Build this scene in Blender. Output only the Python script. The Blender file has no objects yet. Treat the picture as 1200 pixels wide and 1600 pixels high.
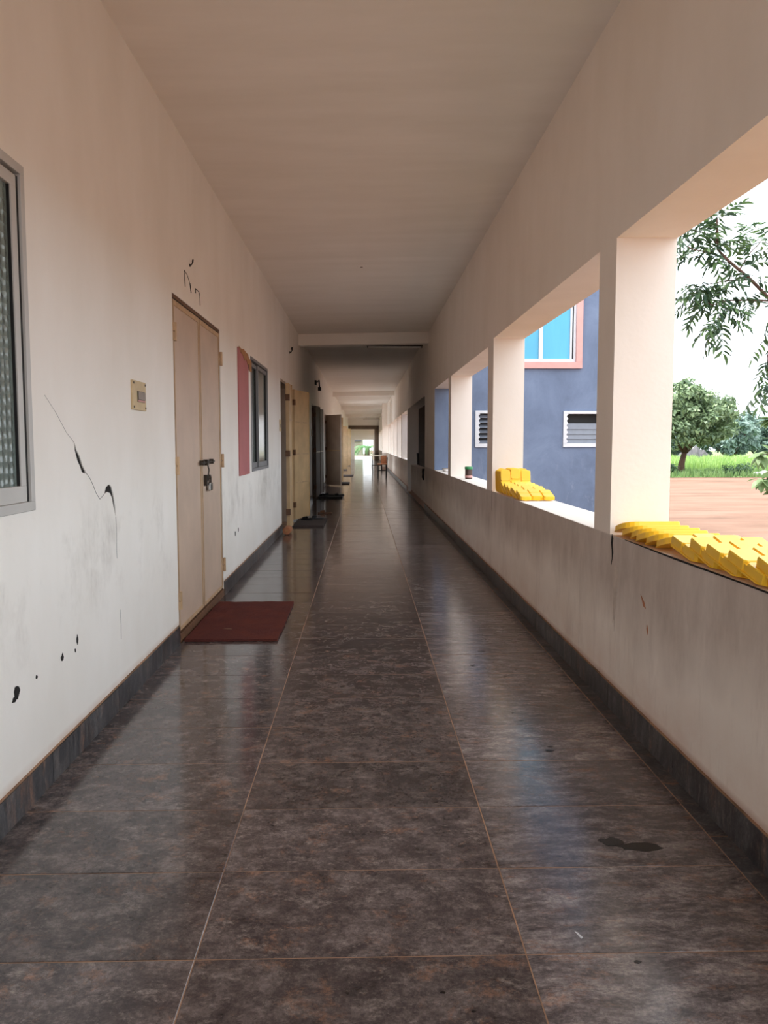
import bpy, bmesh, math, random
from mathutils import Vector, Matrix, Euler
random.seed(7)
S = bpy.context.scene
COL = S.collection
R = math.radians

# ---------------------------------------------------------------- camera
cam = bpy.data.objects.new('camera', bpy.data.cameras.new('camera'))
COL.objects.link(cam)
cam.location = (0, 0, 1.4)
cam.rotation_euler = (R(90 - 4.809), 0, R(-1.45))
cam.data.sensor_fit = 'VERTICAL'
cam.data.sensor_height = 24
cam.data.lens = 24 * 1260 / 1600
cam.data.clip_end = 600
S.camera = cam
# ---------------------------------------------------------------- sky, sun, exposure
W = bpy.data.worlds.new('sky'); S.world = W; W.use_nodes = True
bg = W.node_tree.nodes['Background']
bg.inputs['Color'].default_value = (0.86, 0.93, 1.0, 1)
bg.inputs['Strength'].default_value = 1.9
sl = bpy.data.lights.new('sun', 'SUN'); sl.energy = 5.0; sl.angle = R(20); sl.color = (1, 0.96, 0.9)
sun = bpy.data.objects.new('sun', sl); COL.objects.link(sun)
sun.rotation_euler = Vector((0.22, -0.16, -1)).to_track_quat('-Z', 'Y').to_euler()
S.view_settings.view_transform = 'Standard'
S.view_settings.look = 'None'
S.view_settings.gamma = 1
S.view_settings.use_curve_mapping = False
S.view_settings.exposure = 0.84
S.cycles.diffuse_bounces = 8
S.cycles.max_bounces = 12

# ---------------------------------------------------------------- helpers
def lin(v):
    v /= 255.0
    return v / 12.92 if v <= 0.04045 else ((v + 0.055) / 1.055) ** 2.4
def C3(r, g, b): return (lin(r), lin(g), lin(b), 1)

class NT:
    def __init__(self, name):
        self.m = bpy.data.materials.new(name); self.m.use_nodes = True
        self.t = self.m.node_tree; self.n = self.t.nodes; self.l = self.t.links
        self.b = self.n['Principled BSDF']
    def add(self, typ, **kw):
        x = self.n.new(typ)
        for k, v in kw.items(): setattr(x, k, v)
        return x
    def put(self, sock, v):
        if isinstance(v, bpy.types.NodeSocket): self.l.new(v, sock)
        else: sock.default_value = v
    def pos(self):
        return self.add('ShaderNodeNewGeometry').outputs['Position']
    def obj(self): return self.add('ShaderNodeTexCoord').outputs['Object']
    def rnd(self): return self.add('ShaderNodeObjectInfo').outputs['Random']
    def mapping(self, v, scale=(1, 1, 1), loc=(0, 0, 0), rot=(0, 0, 0)):
        x = self.add('ShaderNodeMapping'); self.put(x.inputs[0], v)
        x.inputs['Scale'].default_value = scale; x.inputs['Rotation'].default_value = rot
        self.put(x.inputs['Location'], loc); return x.outputs[0]
    def noise(self, v, scale, detail=4, rough=0.55, dist=0.0):
        x = self.add('ShaderNodeTexNoise'); self.put(x.inputs['Vector'], v)
        x.inputs['Scale'].default_value = scale; x.inputs['Detail'].default_value = detail
        x.inputs['Roughness'].default_value = rough; x.inputs['Distortion'].default_value = dist
        return x.outputs['Fac']
    def ramp(self, f, *stops):
        x = self.add('ShaderNodeValToRGB'); self.put(x.inputs[0], f)
        e = x.color_ramp.elements
        while len(e) < len(stops): e.new(0.5)
        for k, (p, c) in enumerate(stops):
            e[k].position = p
            e[k].color = c if isinstance(c, tuple) else (c, c, c, 1)
        return x.outputs[0]
    def mix(self, f, a, b, mode='MIX'):
        x = self.add('ShaderNodeMix', data_type='RGBA', blend_type=mode)
        self.put(x.inputs[0], f); self.put(x.inputs[6], a); self.put(x.inputs[7], b)
        return x.outputs[2]
    def math(self, op, a, b=0.0):
        x = self.add('ShaderNodeMath', operation=op, use_clamp=False)
        self.put(x.inputs[0], a); self.put(x.inputs[1], b); return x.outputs[0]
    def maprange(self, v, a, b, c=0.0, d=1.0):
        x = self.add('ShaderNodeMapRange'); self.put(x.inputs[0], v)
        for k, q in zip((1, 2, 3, 4), (a, b, c, d)): x.inputs[k].default_value = q
        return x.outputs[0]
    def sep(self, v):
        x = self.add('ShaderNodeSeparateXYZ'); self.put(x.inputs[0], v); return x.outputs
    def bump(self, h, strength=0.2, dist=0.01):
        x = self.add('ShaderNodeBump'); self.put(x.inputs['Height'], h)
        x.inputs['Strength'].default_value = strength; x.inputs['Distance'].default_value = dist
        self.l.new(x.outputs[0], self.b.inputs['Normal'])
    def out(self, col, rough=0.6, metal=0.0, spec=0.5):
        self.put(self.b.inputs['Base Color'], col); self.put(self.b.inputs['Roughness'], rough)
        self.b.inputs['Metallic'].default_value = metal
        self.b.inputs['Specular IOR Level'].default_value = spec
        return self.m

def simple(name, col, rough=0.6, metal=0.0, var=0.12, scale=8.0, bump=0.0, spec=0.5):
    t = NT(name)
    n = t.noise(t.obj(), scale)
    k = t.ramp(n, (0.3, 1 - var), (0.7, 1 + var * 0.4))
    c = t.mix(1.0, col, k, 'MULTIPLY')
    if bump: t.bump(t.noise(t.obj(), scale * 6), bump)
    return t.out(c, rough, metal, spec)

class MB:
    def __init__(self): self.v = []; self.f = []
    def add(self, vs, fs):
        o = len(self.v); self.v += [tuple(p) for p in vs]; self.f += [tuple(i + o for i in f) for f in fs]
    def box(self, x0, x1, y0, y1, z0, z1, M=None):
        vs = [Vector(p) for p in ((x0,y0,z0),(x1,y0,z0),(x1,y1,z0),(x0,y1,z0),(x0,y0,z1),(x1,y0,z1),(x1,y1,z1),(x0,y1,z1))]
        if M: vs = [M @ p for p in vs]
        self.add(vs, [(0,3,2,1),(4,5,6,7),(0,1,5,4),(1,2,6,5),(2,3,7,6),(3,0,4,7)]); return self
    def prism(self, pts, fn):
        """pts: 2-D outline; fn(u, v, k) -> 3-D point for k = 0 / 1"""
        n = len(pts)
        vs = [fn(u, v, 0) for u, v in pts] + [fn(u, v, 1) for u, v in pts]
        self.add(vs, [tuple(range(n))[::-1], tuple(range(n, 2 * n))] + [(i, (i + 1) % n, n + (i + 1) % n, n + i) for i in range(n)])
        return self
    def tube(self, path, rad, n=8, cap=True):
        path = [Vector(p) for p in path]
        if not hasattr(rad, '__len__'): rad = [rad] * len(path)
        rings = []
        up = Vector((0.13, 0.21, 1)).normalized()
        for i, p in enumerate(path):
            d = (path[min(i + 1, len(path) - 1)] - path[max(i - 1, 0)]).normalized()
            a = d.cross(up)
            if a.length < 1e-3: a = d.cross(Vector((1, 0, 0)))
            a.normalize(); b = d.cross(a)
            rings.append([p + (a * math.cos(2 * math.pi * k / n) + b * math.sin(2 * math.pi * k / n)) * rad[i] for k in range(n)])
        vs = [q for r in rings for q in r]; fs = []
        for i in range(len(path) - 1):
            for k in range(n):
                k2 = (k + 1) % n
                fs.append((i * n + k, i * n + k2, (i + 1) * n + k2, (i + 1) * n + k))
        if cap: fs += [tuple(range(n))[::-1], tuple((len(path) - 1) * n + k for k in range(n))]
        self.add(vs, fs); return self
    def lathe(self, prof, cx, cy, z0, n=20):
        vs = []; fs = []
        for r, z in prof: vs += [(cx + r * math.cos(2*math.pi*k/n), cy + r * math.sin(2*math.pi*k/n), z0 + z) for k in range(n)]
        for i in range(len(prof) - 1):
            for k in range(n):
                k2 = (k + 1) % n; fs.append((i*n+k, i*n+k2, (i+1)*n+k2, (i+1)*n+k))
        fs += [tuple(range(n))[::-1], tuple((len(prof)-1)*n + k for k in range(n))]
        self.add(vs, fs); return self
    def build(self, name, mat, parent=None, org=None, smooth=False, bevel=0.0, fix=True):
        """verts are in world space; they are stored relative to the parent's place, or to org"""
        if org is None: org = parent.location if (parent is not None and parent.parent is None) else ((parent.parent.location + parent.location) if parent is not None else Vector((0, 0, 0)))
        org = Vector(org)
        me = bpy.data.meshes.new(name)
        me.from_pydata([tuple(Vector(p) - org) for p in self.v], [], self.f)
        if fix:
            bm = bmesh.new(); bm.from_mesh(me); bmesh.ops.recalc_face_normals(bm, faces=bm.faces)
            bm.to_mesh(me); bm.free()
        if smooth: me.shade_smooth()
        me.materials.append(mat)
        o = bpy.data.objects.new(name, me); COL.objects.link(o)
        if parent is not None: o.parent = parent
        else: o.location = org
        if bevel:
            b = o.modifiers.new('bevel', 'BEVEL'); b.width = bevel; b.segments = 2; b.limit_method = 'ANGLE'
        return o

def tag(o, label, cat, group=None, kind=None):
    o['label'] = label; o['category'] = cat
    if group: o['group'] = group
    if kind: o['kind'] = kind
    return o
def thing(name, label, cat, loc, group=None, kind=None):
    o = bpy.data.objects.new(name, None); COL.objects.link(o); o.location = loc; o.empty_display_size = 0.1
    return tag(o, label, cat, group, kind)
def struct(o, label=None, cat=None):
    o['kind'] = 'structure'
    if label: o['label'] = label; o['category'] = cat
    return o
def part(o, label): o['label'] = label; return o
def stuff(o): o['kind'] = 'stuff'; return o
def copy_tree(o, parent=None):
    c = o.copy(); COL.objects.link(c)
    if parent is not None: c.parent = parent
    for ch in list(o.children): copy_tree(ch, c)
    return c

# ---------------------------------------------------------------- materials
def paint_wall(name, base, side):
    t = NT(name); p = t.pos(); x, y, z = t.sep(p)[:3]
    big = t.noise(t.mapping(p, (0.7, 0.7, 0.35)), 2.2, 5, 0.6)
    c = t.mix(1.0, base, t.ramp(big, (0.3, (0.93, 0.92, 0.90, 1)), (0.65, (1, 1, 1, 1))), 'MULTIPLY')
    if side == 'right':
        # hand and rain grime on the upper half of the parapet
        edge = t.noise(t.mapping(p, (1, 0.9, 0.5)), 1.6, 4, 0.6)
        zz = t.math('ADD', z, t.math('MULTIPLY', t.math('SUBTRACT', edge, 0.5), 0.75))
        up = t.math('MULTIPLY', t.maprange(zz, 0.42, 0.72), t.maprange(z, 0.925, 0.915))
        m = t.math('MULTIPLY', up, t.ramp(t.noise(t.mapping(p, (2.5, 2.5, 0.9)), 2.2, 7, 0.72), (0.3, 0.55), (0.65, 1.0)))
        inner = t.maprange(x, 1.33, 1.32)
        m = t.math('MULTIPLY', m, inner)
        c = t.mix(t.math('MULTIPLY', m, 0.5), c, C3(126, 98, 84))
        st2 = t.ramp(t.noise(t.mapping(p, (2.5, 2.5, 0.6)), 2.6, 7, 0.75), (0.52, 0.0), (0.72, 1.0))
        st2 = t.math('MULTIPLY', st2, t.math('MULTIPLY', t.maprange(z, 1.0, 0.7), inner))
        c = t.mix(t.math('MULTIPLY', st2, 0.2), c, C3(134, 106, 90))
        g = t.ramp(t.noise(p, 3.0, 5, 0.7), (0.35, 0.1), (0.65, 1.0))
        low = t.math('MULTIPLY', t.maprange(z, 0.42, 0.10), t.math('MULTIPLY', g, inner))
        c = t.mix(t.math('MULTIPLY', low, 0.3), c, C3(190, 128, 88))
        line = t.math('MULTIPLY', t.maprange(z, 0.165, 0.128), inner)
        c = t.mix(t.math('MULTIPLY', line, 0.6), c, C3(150, 84, 46))
    else:
        a = t.ramp(t.noise(t.mapping(p, (1, 0.8, 0.7)), 1.7, 6, 0.68), (0.46, 0.0), (0.68, 1.0))
        b = t.math('MULTIPLY', t.maprange(z, 0.45, 0.8), t.maprange(z, 1.25, 0.95))
        m = t.math('MULTIPLY', t.math('MULTIPLY', a, b), t.ramp(t.noise(t.mapping(p, (14, 14, 5)), 3.0, 4, 0.7), (0.3, 0.2), (0.7, 1.0)))
        c = t.mix(t.math('MULTIPLY', m, 0.6), c, C3(128, 116, 100))
        line = t.math('MULTIPLY', t.maprange(z, 0.17, 0.128), t.ramp(t.noise(p, 6.0), (0.3, 0.3), (0.6, 1.0)))
        c = t.mix(t.math('MULTIPLY', line, 0.5), c, C3(176, 138, 104))
    t.bump(t.math('ADD', t.noise(p, 35, 4), t.math('MULTIPLY', t.noise(p, 4, 3), 1.5)), 0.12, 0.008)
    return t.out(c, 0.75, 0, 0.3)

M_LEFT = paint_wall('left_wall_paint', C3(240, 236, 230), 'left')
M_RIGHT = paint_wall('right_wall_paint', C3(244, 234, 224), 'right')
M_RIGHT_DRIP = simple('pale_drip', C3(206, 192, 180), 0.85, var=0.2, scale=18)
def ceil_mat():
    t = NT('ceiling_paint'); p = t.pos()
    n = t.noise(t.mapping(p, (0.5, 2.2, 1)), 1.6, 5, 0.6)
    c = t.mix(1.0, C3(246, 239, 231), t.ramp(n, (0.3, (0.93, 0.925, 0.91, 1)), (0.7, (1, 1, 1, 1))), 'MULTIPLY')
    t.bump(t.noise(t.mapping(p, (6, 20, 1)), 3), 0.08, 0.006)
    return t.out(c, 0.8, 0, 0.2)
M_CEIL = ceil_mat()
def granite(name, dark, mid, light, swirl, rough, wide=1.0):
    t = NT(name); r = t.rnd()
    off = t.add('ShaderNodeCombineXYZ')
    t.put(off.inputs[0], t.math('MULTIPLY', r, 37.0)); t.put(off.inputs[1], t.math('MULTIPLY', r, 91.0)); t.put(off.inputs[2], t.math('MULTIPLY', r, 53.0))
    p = t.mapping(t.obj(), (1, 1, 1), off.outputs[0])
    warp = t.add('ShaderNodeTexNoise'); t.put(warp.inputs['Vector'], p); warp.inputs['Scale'].default_value = 5.0; warp.inputs['Detail'].default_value = 6
    w = t.add('ShaderNodeVectorMath', operation='MULTIPLY_ADD')
    t.put(w.inputs[0], warp.outputs['Color']); w.inputs[1].default_value = (0.09, 0.09, 0.09); t.put(w.inputs[2], p)
    q = t.mapping(w.outputs[0], (2.0, swirl, 1))
    n1 = t.noise(q, 3.6, 14, 0.82, 0.0)
    n2 = t.noise(t.mapping(w.outputs[0], (3.2, 2.2 * swirl, 1), (3, 7, 1)), 3.6, 14, 0.84, 0.0)
    n4 = t.noise(t.mapping(w.outputs[0], (2.6, 1.3 * swirl, 1), (13, 2, 5)), 2.6, 14, 0.84, 0.0)
    n3 = t.noise(p, 70, 6, 0.85)
    n5 = t.noise(t.mapping(w.outputs[0], (9, 5 * swirl, 1), (1, 17, 4)), 3.0, 10, 0.85)
    c = t.ramp(n1, (0.40, dark), (0.5, mid), (0.61, light))
    c = t.mix(t.ramp(n2, (0.53, 0.0), (0.66, 0.8)), c, C3(150, 138, 131))
    c = t.mix(t.ramp(n4, (0.54, 0.0), (0.66, 0.8)), c, C3(146, 108, 86))
    c = t.mix(t.ramp(n5, (0.57, 0.0), (0.72, 0.7)), c, C3(164, 154, 148))
    c = t.mix(t.ramp(n5, (0.30, 0.6), (0.42, 0.0)), c, C3(34, 29, 28))
    c = t.mix(1.0, c, t.ramp(n3, (0.32, 0.5), (0.68, 1.5)), 'MULTIPLY')
    c = t.mix(1.0, c, t.ramp(r, (0.0, 0.82), (1.0, 1.15)), 'MULTIPLY')
    rr = t.math('ADD', t.math('MULTIPLY', t.noise(p, 5.0, 7, 0.75), 0.26), rough - 0.13)
    t.bump(t.math('ADD', t.noise(p, 14, 3), t.math('MULTIPLY', n2, 0.4)), 0.03, 0.003)
    return t.out(c, rr, 0, 0.5)
M_TILE = granite('brown_granite', C3(54, 47, 48), C3(80, 71, 70), C3(114, 103, 100), 2.2, 0.13)
M_TILE_R = granite('streaked_granite', C3(62, 56, 57), C3(96, 88, 88), C3(140, 131, 129), 5.0, 0.19)
M_SKIRT = granite('skirting_granite', C3(40, 40, 43), C3(60, 60, 63), C3(94, 92, 93), 3.0, 0.35)
M_GROUT = simple('tan_grout', C3(160, 124, 98), 0.9, var=0.5, scale=5)
M_MARK_SHADE = simple('dark_crack_and_hole_shade', C3(26, 22, 20), 0.95)
M_DOOR = simple('beige_door_paint', C3(202, 178, 158), 0.42, var=0.14, scale=2.5)
M_DOORRIM = simple('tan_door_rim', C3(196, 164, 128), 0.5, var=0.25, scale=9)
M_RUST = simple('rusty_brown_metal', C3(112, 78, 52), 0.6, var=0.4, scale=25)
M_YDOOR = simple('yellow_cream_door_paint', C3(204, 172, 130), 0.5, var=0.22, scale=3)
M_BDOOR = simple('brown_grey_door_paint', C3(168, 148, 130), 0.45, var=0.15, scale=3)
M_ALU = simple('aluminium', C3(190, 188, 184), 0.4, 0.0, var=0.08, scale=4)
M_ALU_D = simple('grey_aluminium', C3(132, 132, 134), 0.4, 0.0, var=0.1, scale=4)
M_BLACK = simple('black_rubber_and_gap_shade', C3(18, 17, 17), 0.7)  # also fills window and door gaps as painted shade
M_STEEL = simple('dark_steel', C3(70, 62, 54), 0.35, 0.8, var=0.3, scale=40)
M_CHROME = simple('padlock_steel', C3(180, 178, 174), 0.25, 1.0, var=0.2, scale=40)
M_BRASS = simple('cream_plate', C3(204, 182, 142), 0.5, var=0.12, scale=12)
M_SWITCH = simple('grey_switch', C3(150, 138, 128), 0.5, var=0.1, scale=12)
M_PINK = simple('pink_board_paint', C3(182, 108, 108), 0.6, var=0.12, scale=2)
M_TAPE = simple('brown_paper', C3(176, 128, 84), 0.85, var=0.3, scale=14)
M_WHITE = simple('white_frame_paint', C3(206, 206, 210), 0.5, var=0.06)
M_ROSE = simple('rose_surround_paint', C3(204, 154, 147), 0.7, var=0.08)
M_YEL = simple('yellow_plastic', C3(255, 204, 46), 0.38, var=0.05, scale=4)
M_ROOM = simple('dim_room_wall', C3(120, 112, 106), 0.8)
M_WOOD = simple('orange_wood', C3(178, 114, 76), 0.6, var=0.3, scale=10)
M_DESK = simple('pale_desk_top', C3(214, 202, 184), 0.5)
M_IRON = simple('black_iron', C3(28, 25, 24), 0.5, 0.2)
M_CREAM = simple('cream_building_paint', C3(170, 166, 146), 0.8, var=0.06, scale=1)
M_BARK = simple('bark', C3(92, 66, 54), 0.9, var=0.35, scale=6, bump=0.4)
M_TWIG = simple('reddish_twig', C3(104, 74, 64), 0.8, var=0.3, scale=20)
M_RUBBER = simple('grey_mat', C3(64, 54, 52), 0.95, var=0.2, scale=60)
M_SHOE = simple('dark_shoe', C3(34, 36, 40), 0.55, var=0.2, scale=20)
M_SHOE2 = simple('brown_sandal', C3(110, 72, 46), 0.6, var=0.2, scale=20)
M_CLOTH = simple('dark_cloth', C3(44, 40, 42), 0.95, var=0.3, scale=20)
M_GREEN = simple('green_lid', C3(50, 140, 84), 0.45)
M_JAR = simple('brown_jar', C3(70, 48, 40), 0.3)
M_HEAP = simple('grey_heap', C3(84, 82, 84), 0.95, var=0.25, scale=2, bump=0.3)
M_SACK = simple('white_sack', C3(232, 230, 228), 0.8, var=0.1, scale=5)
M_TUBE = simple('white_tube', C3(226, 222, 214), 0.4)
M_DDOOR = simple('dark_brown_door_paint', C3(104, 86, 73), 0.75, var=0.2, scale=3)
def glass_mat(name, col, pat):
    t = NT(name); p = t.obj()
    if pat:
        v = t.add('ShaderNodeTexVoronoi'); t.put(v.inputs['Vector'], t.mapping(p, (1, 24, 24))); v.inputs['Scale'].default_value = 1.0
        v.inputs['Randomness'].default_value = 0.25
        t.bump(v.outputs['Distance'], 0.9, 0.012)
    c = t.mix(1.0, col, t.ramp(t.noise(p, 2.0), (0.3, 0.85), (0.7, 1.0)), 'MULTIPLY')
    t.b.inputs['Transmission Weight'].default_value = 0.35
    return t.out(c, 0.22 if pat else 0.12, 0, 0.6)
M_GLASS1 = glass_mat('patterned_glass', C3(142, 156, 150), True)
M_GLASS2 = glass_mat('tinted_glass', C3(84, 96, 92), False)
def cyan_mat():
    t = NT('cyan_window_film'); p = t.obj()
    c = t.mix(t.noise(t.mapping(p, (3, 1, 0.6)), 1.2), C3(66, 150, 184), C3(88, 174, 206))
    return t.out(c, 0.25, 0, 0.5)
M_CYAN = cyan_mat()
M_LOUVRE = simple('grey_louvre_glass', C3(120, 124, 134), 0.25, var=0.1)
def blue_wall():
    t = NT('blue_grey_wall_paint'); p = t.pos()
    n = t.noise(t.mapping(p, (1, 1, 0.7)), 1.3, 7, 0.68, 0.4)
    c = t.ramp(n, (0.25, C3(92, 102, 122)), (0.5, C3(108, 120, 143)), (0.75, C3(122, 135, 158)))
    d = t.ramp(t.noise(p, 2.8, 6, 0.7), (0.62, 0.0), (0.8, 0.5))
    c = t.mix(d, c, C3(84, 92, 110))
    z = t.sep(p)[2]
    chalk = t.math('MULTIPLY', t.ramp(t.noise(t.mapping(p, (2, 2, 0.8)), 2.4, 5, 0.7), (0.55, 0.0), (0.7, 0.5)), t.maprange(z, 1.3, 0.7))
    c = t.mix(chalk, c, C3(146, 154, 172))
    t.bump(t.noise(p, 12), 0.1)
    return t.out(c, 0.85, 0, 0.2)
M_BLUE = blue_wall()
def coir():
    t = NT('red_coir_mat'); p = t.obj()
    n = t.noise(p, 160, 3, 0.8)
    c = t.ramp(n, (0.25, C3(58, 34, 34)), (0.55, C3(98, 54, 50)), (0.85, C3(140, 82, 68)))
    c = t.mix(t.ramp(t.noise(p, 4.0, 4), (0.4, 0.0), (0.7, 0.45)), c, C3(120, 62, 48))
    t.bump(n, 0.8, 0.01)
    return t.out(c, 0.95, 0, 0.1)
M_COIR = coir()
def soil():
    t = NT('red_soil'); p = t.pos()
    n = t.noise(t.mapping(p, (0.5, 1.6, 1)), 0.55, 8, 0.68, 0.3)
    c = t.ramp(n, (0.3, C3(98, 77, 64)), (0.5, C3(120, 94, 80)), (0.72, C3(132, 107, 93)))
    s = t.ramp(t.noise(t.mapping(p, (0.12, 1.5, 1)), 1.2, 6, 0.7), (0.56, 0.0), (0.68, 0.5))
    c = t.mix(s, c, C3(116, 84, 68))
    t.bump(t.noise(p, 6, 5), 0.3, 0.03)
    return t.out(c, 0.95, 0, 0.1)
M_SOIL = soil()
def leafmat(name, a, b, rough=0.5, trans=0.25):
    t = NT(name)
    g = t.add('ShaderNodeNewGeometry')
    r = g.outputs['Random Per Island']
    c = t.mix(r, a, b)
    c = t.mix(1.0, c, t.ramp(t.rnd(), (0, 0.8), (1, 1.1)), 'MULTIPLY')
    m = t.out(c, rough, 0, 0.4)
    tr = t.add('ShaderNodeBsdfTranslucent'); t.put(tr.inputs[0], c)
    mx = t.add('ShaderNodeMixShader'); mx.inputs[0].default_value = trans
    t.l.new(t.b.outputs[0], mx.inputs[1]); t.l.new(tr.outputs[0], mx.inputs[2])
    t.l.new(mx.outputs[0], t.n['Material Output'].inputs[0])
    return m
M_NEEM = leafmat('neem_leaf', C3(48, 72, 58), C3(92, 122, 72))
M_CROWN = leafmat('crown_leaf', C3(92, 116, 88), C3(150, 172, 124))
M_FARLEAF = leafmat('hazy_leaf', C3(104, 128, 120), C3(138, 160, 148))  # pale bluish leaf colours paint in the distance haze
M_SHRUB = leafmat('broad_leaf', C3(70, 100, 64), C3(150, 176, 120))
M_CROP = leafmat('crop_blade', C3(122, 156, 84), C3(164, 190, 112))
M_WEED = leafmat('weed_blade', C3(96, 128, 76), C3(140, 166, 104))
M_BUSH = leafmat('bush_leaf', C3(56, 82, 58), C3(88, 114, 78))
M_PALM = leafmat('palm_leaflet', C3(62, 112, 60), C3(116, 158, 100))
M_PAVE = simple('cream_paving', C3(136, 128, 112), 0.9)
M_GRASSBASE = simple('grassy_soil', C3(112, 132, 78), 0.95, var=0.3, scale=0.6)

# ================================================================ STRUCTURE
XL, XR, XO = -1.30, 1.315, 1.63
YA, YB = -4.0, 73.5
def wall_grid(ys, zs, holes, x0, x1):
    ys = sorted(set(ys)); zs = sorted(set(zs))
    def solid(i, j):
        if i < 0 or j < 0 or i >= len(ys) - 1 or j >= len(zs) - 1: return False
        cy, cz = (ys[i] + ys[i+1]) / 2, (zs[j] + zs[j+1]) / 2
        return not any(a < cy < b and c < cz < d for a, b, c, d in holes)
    mb = MB(); idx = {}
    def vi(k, i, j):
        if (k, i, j) not in idx:
            idx[(k, i, j)] = len(mb.v); mb.v.append(((x0, x1)[k], ys[i], zs[j]))
        return idx[(k, i, j)]
    for i in range(len(ys) - 1):
        for j in range(len(zs) - 1):
            if not solid(i, j): continue
            for k in (0, 1): mb.f.append((vi(k,i,j), vi(k,i+1,j), vi(k,i+1,j+1), vi(k,i,j+1)))
            if not solid(i-1, j): mb.f.append((vi(0,i,j), vi(1,i,j), vi(1,i,j+1), vi(0,i,j+1)))
            if not solid(i+1, j): mb.f.append((vi(0,i+1,j), vi(1,i+1,j), vi(1,i+1,j+1), vi(0,i+1,j+1)))
            if not solid(i, j-1): mb.f.append((vi(0,i,j), vi(1,i,j), vi(1,i+1,j), vi(0,i+1,j)))
            if not solid(i, j+1): mb.f.append((vi(0,i,j+1), vi(1,i,j+1), vi(1,i+1,j+1), vi(0,i+1,j+1)))
    return mb

# left wall: windows and doors
WIN = [(0.55, 3.20, 1.14, 2.45), (9.43, 11.03, 1.08, 2.41)]
DOORS = [(5.62, 7.44), (12.80, 14.62), (20.45, 22.25), (27.6, 29.4), (34.9, 36.7), (42.2, 44.0), (49.5, 51.3)]
lholes = list(WIN) + [(a, b, -0.02, 2.43) for a, b in DOORS]
ys = [YA, YB]; zs = [-0.6, -0.02, 3.9]
for a, b, c, d in lholes: ys += [a, b]; zs += [c, d]
wl = wall_grid(ys, zs, lholes, -1.53, XL).build('wall_left', M_LEFT)
# holes knocked in the plaster
cut = MB()
HOLES = []
def hole(pts, depth=0.06):
    HOLES.append(pts)
    cut.prism(pts, lambda u, v, k: (XL + 0.02 - (depth + 0.02) * k, u, v))
hole([(3.672,1.408),(3.70,1.372),(3.735,1.345),(3.77,1.30),(3.81,1.272),(3.802,1.262),(3.76,1.270),(3.735,1.30),(3.705,1.325),(3.675,1.375)])
hole([(4.10,1.184),(4.15,1.196),(4.19,1.180),(4.215,1.14),(4.24,1.08),(4.246,1.02),(4.215,1.075),(4.19,1.125),(4.16,1.15),(4.12,1.158),(4.07,1.15)])
cobj = cut.build('cutter', M_MARK_SHADE)
bm_ = wl.modifiers.new('holes', 'BOOLEAN'); bm_.object = cobj; bm_.operation = 'DIFFERENCE'; bm_.solver = 'EXACT'
dg = bpy.context.evaluated_depsgraph_get()
newme = bpy.data.meshes.new_from_object(wl.evaluated_get(dg))
wl.modifiers.clear(); wl.data = newme
bpy.data.objects.remove(cobj)
struct(wl, 'long cream plastered corridor wall on the left with doors and windows', 'wall')
def hole_dark(pts):  # dark filler puts the shade inside the holes into colour
    cy = sum(p[0] for p in pts) / len(pts); cz = sum(p[1] for p in pts) / len(pts)
    MB().prism(pts, lambda u, v, k: (XL - 0.056 + 0.051 * k, cy + (u - cy) * 1.02, cz + (v - cz) * 1.02)).build('hole_shade_fill', M_MARK_SHADE, wl)
for pts in HOLES: hole_dark(pts)
def decal(pts, name='crack', label=None, t=0.002, parent=wl, mat=M_MARK_SHADE):
    return MB().prism(pts, lambda u, v, k: (XL - 0.001 + (t + 0.001) * k, u, v)).build(name, mat, parent)
def stroke(path, w, name='crack', parent=wl):
    m = MB()
    m.tube([(XL + 0.0005, u, v) for u, v in path], w, 5); return m.build(name, M_MARK_SHADE, parent)
stroke([(3.35,1.60),(3.47,1.53),(3.58,1.45),(3.67,1.408)], 0.0006)
stroke([(3.81,1.268),(3.87,1.235),(3.91,1.20),(3.95,1.16),(4.0,1.13),(4.07,1.15)], 0.0012)
stroke([(4.246,1.02),(4.25,0.96),(4.245,0.88),(4.25,0.80)], 0.0009)
stroke([(4.28,0.52),(4.285,0.44),(4.28,0.36)], 0.0008)
def chip(y, z, w, h, n=9):
    pts = []
    for k in range(n):
        a = 2 * math.pi * k / n; q = random.uniform(0.6, 1.1)
        pts.append((y + math.cos(a) * w * q, z + math.sin(a) * h * q))
    return decal(pts, 'chipped_spot')
chip(3.63, 0.515, 0.014, 0.028); chip(3.60, 0.475, 0.008, 0.012); chip(3.443, 0.482, 0.018, 0.020); chip(3.169, 0.478, 0.010, 0.010)
chip(2.985, 0.475, 0.030, 0.030); chip(2.96, 0.452, 0.018, 0.012); chip(8.15, 0.50, 0.025, 0.03); chip(8.35, 0.515, 0.02, 0.028)
# remains of painted strokes over the first door
stroke([(6.02,2.66),(6.025,2.60),(6.035,2.545)], 0.004, 'painted_stroke')
stroke([(6.02,2.66),(6.12,2.645),(6.20,2.60)], 0.003, 'painted_stroke')
stroke([(6.20,2.60),(6.235,2.535)], 0.006, 'painted_stroke')
stroke([(6.40,2.60),(6.405,2.565)], 0.005, 'painted_stroke')
stroke([(6.40,2.60),(6.53,2.60),(6.56,2.575),(6.57,2.50)], 0.004, 'painted_stroke')

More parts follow.
